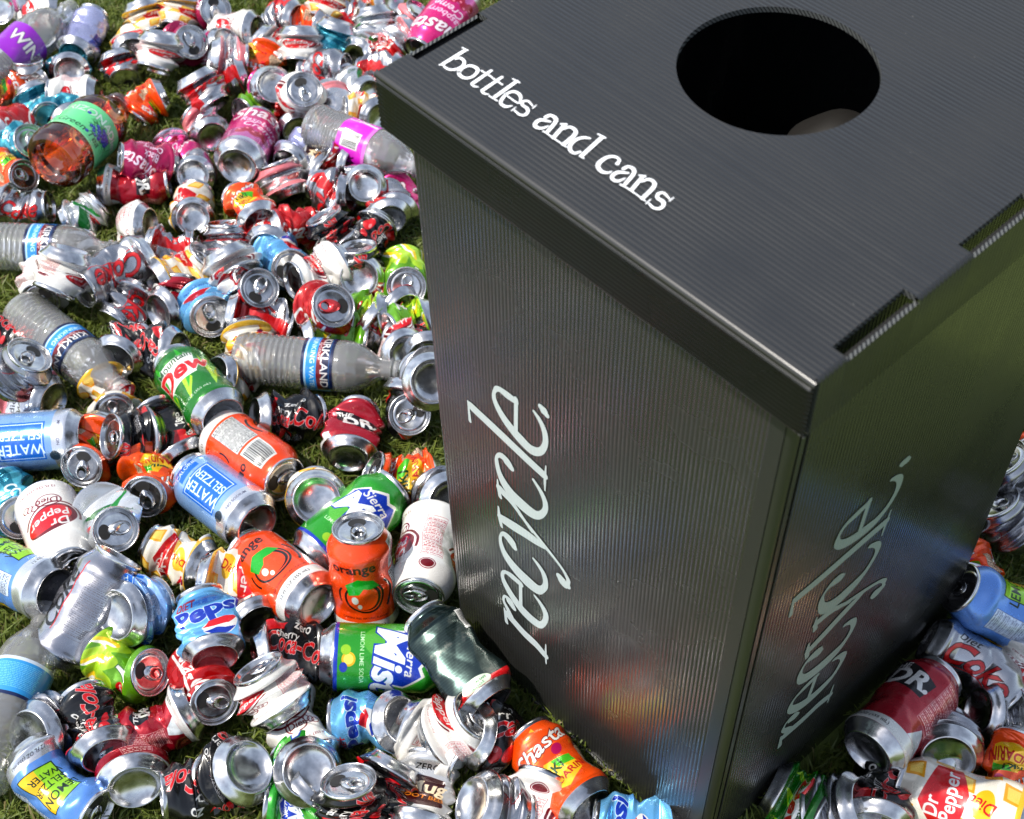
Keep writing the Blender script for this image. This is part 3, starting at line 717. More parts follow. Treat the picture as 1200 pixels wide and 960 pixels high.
def a_lav():
    a = Art(bg=(.66, .68, .82), metal=.6); a.small(-100, 20, 80, 80, (.42, .42, .62), 3); a.rect(10, 20, 40, 60, (.12, .18, .55)); a.small(46, 20, 50, 80, (.42, .42, .62), 6); return a
def a_plain():
    a = Art(bg=(.64, .64, .655), metal=1.0)
    def f(x): a.line([(x-30, 20), (x-10, 60), (x-24, 98)], 1.2, (.55, .10, .15)); a.text('DIET', x+8, 30, 9, (.35, .35, .38), bold=.02)
    twice(f); a.small(-60, 30, 22, 50, (.5, .5, .52), 2); a.small(42, 30, 20, 50, (.5, .5, .52), 4); return a
def a_facts():
    a = Art(bg=(.68, .68, .70), metal=1.0)
    for x in (-103.5, 0, 103.5):
        a.facts(x-14, 22, 30, 70, (.42, .42, .46)); a.text('DIET', x+30, 92, 8, (.1, .1, .12), bold=.03); a.small(x+20, 40, 14, 40, (.4, .4, .44))
        a.text('Coke', x-34, 50, 24, BK, shear=.35, bold=.03, rot=90); a.rect(x-26, 20, x-24.5, 100, RED)
    return a
def a_pinkband():
    a = Art(bg=(.82, .82, .83), metal=.8); a.rect(-104, 88, 104, 112, (.88, .48, .50, .3)); a.rect(-104, 0, 104, 18, (.88, .50, .52, .3))
    def f(x): a.text('diet', x-10, 70, 14, (.2, .2, .22), shear=.2, bold=.02); a.text('GRAPEFRUIT', x, 54, 9, (.2, .2, .22), bold=.02); a.ell(x+18, 34, 10, 10, (.90, .40, .40)); a.ell(x+18, 34, 7, 7, (.95, .65, .6))
    twice(f); a.small(-56, 26, 16, 50, (.3, .3, .3), 4); return a
def a_root():
    a = Art(bg=(.80, .80, .80), metal=.6)
    def f(x): a.poly([(x-22, 20), (x+24, 26), (x+22, 80), (x-20, 84)], (.20, .03, .03)); a.text('Mug', x, 58, 24, (.93, .85, .7), bold=.06, shear=.2); a.text('ROOT BEER', x, 38, 8, (.85, .5, .1), bold=.04); a.text('ZERO', x, 96, 8, BK, bold=.03)
    twice(f); return a
def a_box():
    a = Art(bg=(.10, .165, .155), metal=.8)
    for y in range(20, 108, 3): a.rect(-104, y, 104, y+.5, (.17, .25, .24, .7))
    a.rect(-104, 0, 104, 12, (.72, .03, .06)); a.ell(0, 12, 17, 8, (.75, .80, .72)); a.text('DOLPHIN SAFE', 0, 14, 3, (.1, .35, .15), bold=.02); a.text('RECYCLE', 0, 10, 3, (.1, .35, .15), bold=.02)
    a.bars(30, 70, 20, 26); return a
ARTS = dict(dc=a_dietcola, dk=a_dietcola2, co=a_cola, dp=a_pepper, be=a_berries, og=a_orange, sh=a_fiesta, pk=a_pink, mg=a_magenta, sm=a_mist, md=a_dew, sz=a_seltz, lz=lambda: a_seltz(True),
            bk=a_cherry, dr=a_thedr, pe=a_pepsi, li=a_lime, su=a_sevenup, tl=a_teal, lv=a_lav, sv=a_plain, nf=a_facts, pb=a_pinkband, rt=a_root, bx=a_box)
def printed(name, art, rough=.24):
    m, nt, b = mat(name)
    im = N(nt, 'ShaderNodeTexImage'); im.image = art.image(name); im.extension = 'REPEAT'
    tc = N(nt, 'ShaderNodeTexCoord')
    nz = N(nt, 'ShaderNodeTexNoise'); nz.inputs['Scale'].default_value = 60; nz.inputs['Detail'].default_value = 8; nz.inputs['Roughness'].default_value = .7
    nt.links.new(tc.outputs['Object'], nz.inputs['Vector'])
    # scuffs and dried soda
    mr = N(nt, 'ShaderNodeMapRange'); mr.inputs[1].default_value = .56; mr.inputs[2].default_value = .72; mr.inputs[3].default_value = 0; mr.inputs[4].default_value = .30
    nt.links.new(nz.outputs['Fac'], mr.inputs[0])
    mx = N(nt, 'ShaderNodeMix', data_type='RGBA'); mx.inputs['B'].default_value = (.30, .28, .25, 1)
    nt.links.new(im.outputs['Color'], mx.inputs['A']); nt.links.new(mr.outputs[0], mx.inputs['Factor']); nt.links.new(mx.outputs['Result'], b.inputs['Base Color'])
    nt.links.new(im.outputs['Alpha'], b.inputs['Metallic'])
    r2 = N(nt, 'ShaderNodeMapRange'); r2.inputs[1].default_value = .35; r2.inputs[2].default_value = .7; r2.inputs[3].default_value = rough-.05; r2.inputs[4].default_value = rough+.12
    nt.links.new(nz.outputs['Fac'], r2.inputs[0]); nt.links.new(r2.outputs[0], b.inputs['Roughness'])
    b.inputs['Coat Weight'].default_value = .5; b.inputs['Coat Roughness'].default_value = .10
    bp = N(nt, 'ShaderNodeBump'); bp.inputs['Distance'].default_value = .0004; bp.inputs['Strength'].default_value = .3
    n3 = N(nt, 'ShaderNodeTexNoise'); n3.inputs['Scale'].default_value = 120; n3.inputs['Detail'].default_value = 2; nt.links.new(tc.outputs['Object'], n3.inputs['Vector'])
    nt.links.new(n3.outputs['Fac'], bp.inputs['Height']); nt.links.new(bp.outputs[0], b.inputs['Normal'])
    return m
_pm = {}
def art_mat(k):
    if k not in _pm: _pm[k] = printed('print_'+ARTS[k].__name__.replace('a_', '').replace('<lambda>', 'lemon'), ARTS[k]())
    return _pm[k]
def alu():
    m, nt, b = mat('bare_aluminium')
    tc = N(nt, 'ShaderNodeTexCoord'); nz = N(nt, 'ShaderNodeTexNoise'); nz.inputs['Scale'].default_value = 90; nz.inputs['Detail'].default_value = 5
    nt.links.new(tc.outputs['Object'], nz.inputs['Vector'])
    r2 = N(nt, 'ShaderNodeMapRange'); r2.inputs[1].default_value = .3; r2.inputs[2].default_value = .7; r2.inputs[3].default_value = .13; r2.inputs[4].default_value = .30
    nt.links.new(nz.outputs['Fac'], r2.inputs[0]); nt.links.new(r2.outputs[0], b.inputs['Roughness'])
    cr = N(nt, 'ShaderNodeValToRGB'); cr.color_ramp.elements[0].color = (.40, .40, .41, 1); cr.color_ramp.elements[0].position = .3; cr.color_ramp.elements[1].color = (.71, .71, .71, 1); cr.color_ramp.elements[1].position = .6
    nt.links.new(nz.outputs['Fac'], cr.inputs[0]); nt.links.new(cr.outputs[0], b.inputs['Base Color']); b.inputs['Metallic'].default_value = 1
    bp = N(nt, 'ShaderNodeBump'); bp.inputs['Distance'].default_value = .0003; bp.inputs['Strength'].default_value = .35
    nt.links.new(nz.outputs['Fac'], bp.inputs['Height']); nt.links.new(bp.outputs[0], b.inputs['Normal']); return m
ALU = alu()
HOLE = simple('can_inside', (.012, .011, .010), .5)
TABC = {'r': simple('red_tab', (.7, .05, .06), .3, .6)}

# ------------------------------------------------------------------ one drink can: undeformed parts in its own frame (z from base to lid)
CR, CL = .0331, .1220
CSC = .92
def sst(a, b, x):
    t = np.clip((x-a)/(b-a), 0, 1); return t*t*(3-2*t)
def lathe(prof, n=48):
    th = np.arange(n)*math.tau/n; V = []
    for r, z in prof: V.append(np.stack([r*np.cos(th), r*np.sin(th), np.full(n, z)], 1))
    V = np.concatenate(V); m = len(prof); i, j = np.meshgrid(np.arange(m-1), np.arange(n), indexing='ij')
    F = np.stack([i*n+j, i*n+(j+1) % n, (i+1)*n+(j+1) % n, (i+1)*n+j], -1).reshape(-1, 4)
    return V, F
LIDP = [(.0264, .1170), (.0275, .1188), (.0277, .1206), (.0271, .1218), (.0261, .1218), (.0256, .1208), (.0248, .1168), (.0240, .1158), (.0232, .1162), (.0227, .1177), (.0180, .1179), (.0168, .1175), (.0060, .1175), (.0001, .1176)]
BASP = [(.0324, .0122), (.0312, .0098), (.0278, .0062), (.0256, .0030), (.0247, .0006), (.0238, 0), (.0228, .0007), (.0218, .0030), (.0190, .0060), (.0130, .0088), (.0060, .0100), (.0001, .0103)]
LIDP = [(r*.925, z) for r, z in LIDP]
LV, LF = lathe(LIDP); BV, BF = lathe(BASP); BF = BF[:, ::-1].copy()
def disc(cx, cy, rx, ry, z, n=20):
    th = np.arange(n)*math.tau/n; V = np.concatenate([[[cx, cy, z]], np.stack([cx+rx*np.cos(th), cy+ry*np.sin(th), np.full(n, z)], 1)])
    F = [[0, 1+i, 1+(i+1) % n, 1+(i+1) % n] for i in range(n)]; return V, np.array(F)
def tabmesh():
    """pull tab: flat loop with a finger hole and a nose, raised on its rivet"""
    n = 28; V = []; F = []
    for lay, z in ((0, .1186), (1, .1196)):
        for i in range(n):
            t = i*math.tau/n; c, s = math.cos(t), math.sin(t); y = s*.0125-.004
            V.append((.0078*c*(1-.10*(s > 0)*s), y, z+(.0012 if s < -.2 else 0)))
        for i in range(n):
            t = i*math.tau/n; c, s = math.cos(t), math.sin(t); V.append((.0046*c, s*.0050-.0095, z+.0010))
    for i in range(n):
        j = (i+1) % n
        F += [(2*n+i, 2*n+j, 3*n+j, 3*n+i), (i, n+i, n+j, j), (i, j, 2*n+j, 2*n+i), (n+j, n+i, 3*n+i, 3*n+j)]
    V = np.array(V)
    th = np.arange(14)*math.tau/14; b = len(V)
    V = np.concatenate([V, np.stack([.0024*np.cos(th), .0024*np.sin(th)+.001, np.full(14, .1206)], 1), np.stack([.0030*np.cos(th), .0030*np.sin(th)+.001, np.full(14, .1194)], 1)])
    for i in range(14): F.append((b+i, b+(i+1) % 14, b+14+(i+1) % 14, b+14+i)[::-1])
    F.append((b, b+4, b+8, b+11)); F.append((b, b+1, b+3, b+4)); F.append((b+4, b+5, b+7, b+8)); F.append((b+8, b+9, b+10, b+11))
    return V, np.array(F)
TV, TF = tabmesh()
def make_can(x, y, ang, tilt, vis, kind, design, roll, dz, label, seed, neck=None, opened=True, tabcol=None):
    rng = np.random.default_rng(seed*7+11)
    # world direction of the visible end
    P0 = unproj(x, y, .03)
    hs = np.radians(np.arange(0, 360, 3)); tl = RZ(tilt)
    D = np.stack([np.cos(hs)*math.cos(tl), np.sin(hs)*math.cos(tl), np.full(len(hs), math.sin(tl))], 1)
    q = proj(P0+D*.03)-proj(P0); sa = np.degrees(np.arctan2(-q[:, 1], q[:, 0])); df = np.abs((sa-ang+180) % 360-180)
    n = D[np.argmin(df)]
    up = np.array([0, 0, 1.]); yl = up-n*np.dot(up, n)
    zl = n if vis == 'T' else -n
    if np.linalg.norm(yl) < .1: yl = np.array([-.6, .7, 0]); yl -= n*np.dot(yl, n)
    yl /= np.linalg.norm(yl); xl = np.cross(yl, zl); B = np.stack([xl, yl, zl], 1)      # local -> world
    cdir = B.T @ ((CP-P0)/np.linalg.norm(CP-P0)); thc = math.atan2(cdir[1], cdir[0])
    # ---- deformation parameters
    hinge = []; c = 1.0; rows, cols, amp, flat, fphi = 5, 6, .0, 0., math.pi/2
    U = rng.uniform
    if kind == 'i': amp = .0004
    elif kind == 'd': amp = .0045; rows, cols = 3, 5; c = .98
    elif kind == 'n': amp = .0085; rows, cols = 3, 5; c = .84; flat = .12; hinge.append((.06, .04, RZ(U(10, 25)), U(0, 6.28)))
    elif kind == 'm': amp = .0100; rows, cols = 3, 5; c = .60; flat = .12; hinge.append((.06, .04, RZ(U(10, 25)), U(0, 6.28)))
    elif kind == 's': amp = .0085; rows, cols = 3, 5; c = .30; flat = .22
    elif kind == 'b': amp = .0065; rows, cols = 4, 5; c = .42; flat = .34; hinge.append((U(.05, .07), .018, RZ(U(45, 85)), U(-.7, .7)+(math.pi if U(0, 1) < .5 else 0)))
    elif kind == 'c': amp = .0125; rows, cols = 4, 5; c = .40; flat = .42; hinge += [(.045, .02, RZ(U(10, 40)), U(0, 6.28)), (.075, .02, RZ(U(10, 35)), U(0, 6.28))]
    elif kind == 'f': amp = .0090; rows, cols = 4, 5; c = .58; flat = .66; hinge.append((.06, .03, RZ(U(5, 25)), U(0, 6.28)))
    elif kind == 'w': amp = .0155; rows, cols = 4, 5; c = .58; flat = .25; hinge.append((.06, .03, RZ(U(5, 30)), U(0, 6.28)))
    elif kind == 'x': amp = .0085; rows, cols = 2, 4; c = 1.0; flat = .60        # squared, big panels
    if kind in 'sbcfw' and tilt > 12 or kind in 'mxn' and tilt > 25:
        a = RZ(tilt*(.85 if kind != 's' else .35)); hinge.append(((.092 if vis == 'T' else .030), .022, a, math.pi))
    seg = 160; zs = np.linspace(-.004, .126, seg); h = zs[1]-zs[0]
    rate = 1-(1-c)*sst(.011, .018, zs)*(1-sst(.104, .113, zs))
    Rm = np.eye(3); pos = np.zeros(3); PP = []; RR = []
    for i, z in enumerate(zs):
        PP.append(pos.copy()); RR.append(Rm.copy()); pos = pos+Rm[:, 2]*rate[i]*h
        for (z0, w, a, ph) in hinge:
            da = a*h*max(0, 1-abs(z-z0)/w)/w
            if da:
                ax = np.array([math.cos(ph), math.sin(ph), 0]); K = np.array([[0, -ax[2], ax[1]], [ax[2], 0, -ax[0]], [-ax[1], ax[0], 0]])
                Rm = Rm @ (np.eye(3)+math.sin(da)*K+(1-math.cos(da))*K@K)
    PP = np.array(PP); RR = np.array(RR)
    # facet control displacements (diamond buckling grid)
    DR = rng.uniform(-1, .10, (rows+2, cols)); DZ = rng.uniform(-.6, .6, (rows+2, cols)); DT = rng.uniform(-.5, .5, (rows+2, cols))
    if kind == 's': DR[1::2] = rng.uniform(-1.2, -.3, DR[1::2].shape); DR[0::2] = rng.uniform(-.2, .45, DR[0::2].shape)
    DR[0] = DZ[0] = DT[0] = 0; DR[-1] = DZ[-1] = DT[-1] = 0
    ph0 = U(0, 6.28)
    R2, C2 = rows*2+1, cols*2; E2 = rng.uniform(-1, 1, (R2+2, C2)); E2[0] = E2[-1] = 0
    def tri_interp(th, zz, rows_, cols_, Fs):
        t = np.clip((zz-.012)/(.106-.012), 0, .99999)*(rows_+1); k = np.floor(t).astype(int); t = t-k
        a = ((th+ph0)/math.tau*cols_); o0 = .5*(k % 2); la = a-o0
        fl = np.floor(la).astype(int); fr = la-fl; out = []
        for Fm in Fs:
            low = lambda j: Fm[k, j % cols_]
            # odd rows are shifted by half a cell
            sh = np.where(k % 2 == 0, 0, 1)
            upj = lambda j: Fm[k+1, (j+sh) % cols_]       # upper vertex between lower j and j+1
            up_tri = (fr >= t/2) & (fr <= 1-t/2)
            w1 = fr-t/2
            vA = t*upj(fl)+w1*low(fl+1)+(1-t-w1)*low(fl)
            tt = 1-t
            # left of the lower vertex j=fl+1 or right of vertex fl
            right = fr > 1-t/2
            jl = np.where(right, fl+1, fl); fu = np.where(right, fr-.5, fr+.5)   # position between upper vertices jl-1 and jl
            w2 = fu-tt/2
            vB = tt*low(jl)+w2*upj(jl)+(1-tt-w2)*upj(jl-1)
            out.append(np.where(up_tri, vA, vB))
        return out
    def deform(P):
        P = np.array(P, float); r = np.hypot(P[:, 0], P[:, 1])+1e-9; th = np.arctan2(P[:, 1], P[:, 0]); z = P[:, 2].copy()
        env = sst(.0105, .020, z)*(1-sst(.101, .114, z))
        dr, dzv, dt = tri_interp(th, z, rows, cols, (DR, DZ, DT)); (e2,) = tri_interp(th+1, z, R2, C2, (E2,))
        r2 = r+(dr*amp+e2*amp*.36)*env; z = z+dzv*amp*env*.7/max(c, .5); th2 = th+dt*amp*env/CR
        X = r2*np.cos(th2); Y = r2*np.sin(th2)
        for (z0, w, a, ph) in hinge:
            tx, ty = math.sin(ph), -math.cos(ph)     # inner side of the bend
            pin = np.clip(1-np.abs(z-z0)/(w*1.5), 0, 1)*min(1, a/RZ(70))*env
            s = X*tx+Y*ty; qx, qy = -ty, tx; qv = X*qx+Y*qy
            s2 = np.where(s > -.012, s-(s+.012)*pin*.95, s); qv2 = qv*(1+.22*pin); X = s2*tx+qv2*qx; Y = s2*ty+qv2*qy
        if flat:
            f = flat*env; fx, fy = math.cos(thc), math.sin(thc); s = X*fx+Y*fy; qv = -X*fy+Y*fx
            s *= (1-f); qv *= (1+.18*f); X = s*fx-qv*fy; Y = s*fy+qv*fx
        zc = np.clip(z, zs[0], zs[-1]); idx = (zc-zs[0])/h; i0 = np.clip(idx.astype(int), 0, seg-2); fr = (idx-i0)[:, None]
        p = PP[i0]*(1-fr)+PP[i0+1]*fr; M = RR[i0]
        return p+M[:, :, 0]*X[:, None]+M[:, :, 1]*Y[:, None]
    iT = int((.118-zs[0])/h); Rend = RR[iT] if vis == 'T' else np.eye(3)
    WM = B @ Rend.T
    # ---- body
    nT, nZ = 96, 60
    zz = np.concatenate([[.0118, .0135], np.linspace(.016, .102, nZ), [.105, .108, .111, .114, .1165, .1176]])
    rr = np.interp(zz, [.0118, .0135, .098, .1015, .106, .112, .1155, .1176], [.0323, .0331, .0331, .0326, .0306, .0268, .0248, .0243])
    th = thc-math.pi+np.arange(nT)*math.tau/nT; m = len(zz)
    V = np.stack([np.outer(rr, np.cos(th)), np.outer(rr, np.sin(th)), np.repeat(zz[:, None], nT, 1)], -1).reshape(-1, 3)
    i, j = np.meshgrid(np.arange(m-1), np.arange(nT), indexing='ij'); j2 = (j+1) % nT
    F = np.stack([i*nT+j, i*nT+j2, (i+1)*nT+j2, (i+1)*nT+j], -1).reshape(-1, 4)
    uu = np.stack([j, j+1, j+1, j], -1)/nT+roll/360.; vv = (zz[np.stack([i, i, i+1, i+1], -1)]-.0118)/.1058
    UV = np.stack([uu, vv], -1).reshape(-1, 2)
    WM = WM*((CSC if y > 300 or kind != 's' else .86) if kind in 'ids' else (.84 if y > 300 else .76))
    Vb = deform(V)@WM.T; Vl = deform(LV)@WM.T; Vs = deform(BV)@WM.T
    allv = np.concatenate([Vb, Vl, Vs]); ctr = (allv.min(0)+allv.max(0))/2
    zlow = np.percentile(allv[:, 2], 1.2); h0 = .007+dz-zlow
    ctr3 = np.array([ctr[0], ctr[1], 0]); cz = ctr[2]+h0
    # put the middle of the outline on the spot measured for it
    T = unproj(x, y, cz)-ctr3; T[2] = h0
    for _ in range(3):
        pj = proj(allv+T); mid = (np.percentile(pj, 2, axis=0)+np.percentile(pj, 98, axis=0))/2
        a0 = unproj(mid[0], mid[1], cz); a1 = unproj(x, y, cz); T[:2] += (a1-a0)[:2]
    org = np.array([T[0]+ctr[0], T[1]+ctr[1], .007+dz]); sh = T-org
    CANS.append((label, allv+T))
    root = thing('crushed_can' if kind not in 'id' else 'drink_can', label, 'can', tuple(org), 'empty drink cans spread over the grass')
    mesh_np('body', Vb+sh, F, [art_mat(design)], root, uv=UV)
    mesh_np('base', Vs+sh, BF, [ALU], root)
    tr = U(0, 6.28); R2d = np.array([[math.cos(tr), -math.sin(tr), 0], [math.sin(tr), math.cos(tr), 0], [0, 0, 1]])
    DV, DF = disc(0, .0120, .0088, .0066, .11795)
    V2 = np.concatenate([LV, DV])@R2d.T; F2 = np.concatenate([LF, DF+len(LV)]); fm = [0]*len(LF)+[1]*len(DF)
    lid = mesh_np('lid', (deform(V2)@WM.T)+sh, [tuple(dict.fromkeys(map(int, f))) for f in F2], [ALU, HOLE], root, fm=fm)
    if vis == 'T': mesh_np('pull_tab', (deform(TV@R2d.T)@WM.T)+sh, [tuple(dict.fromkeys(map(int, f))) for f in TF], [TABC.get(tabcol, ALU)], lid)
    return root
CANS = []

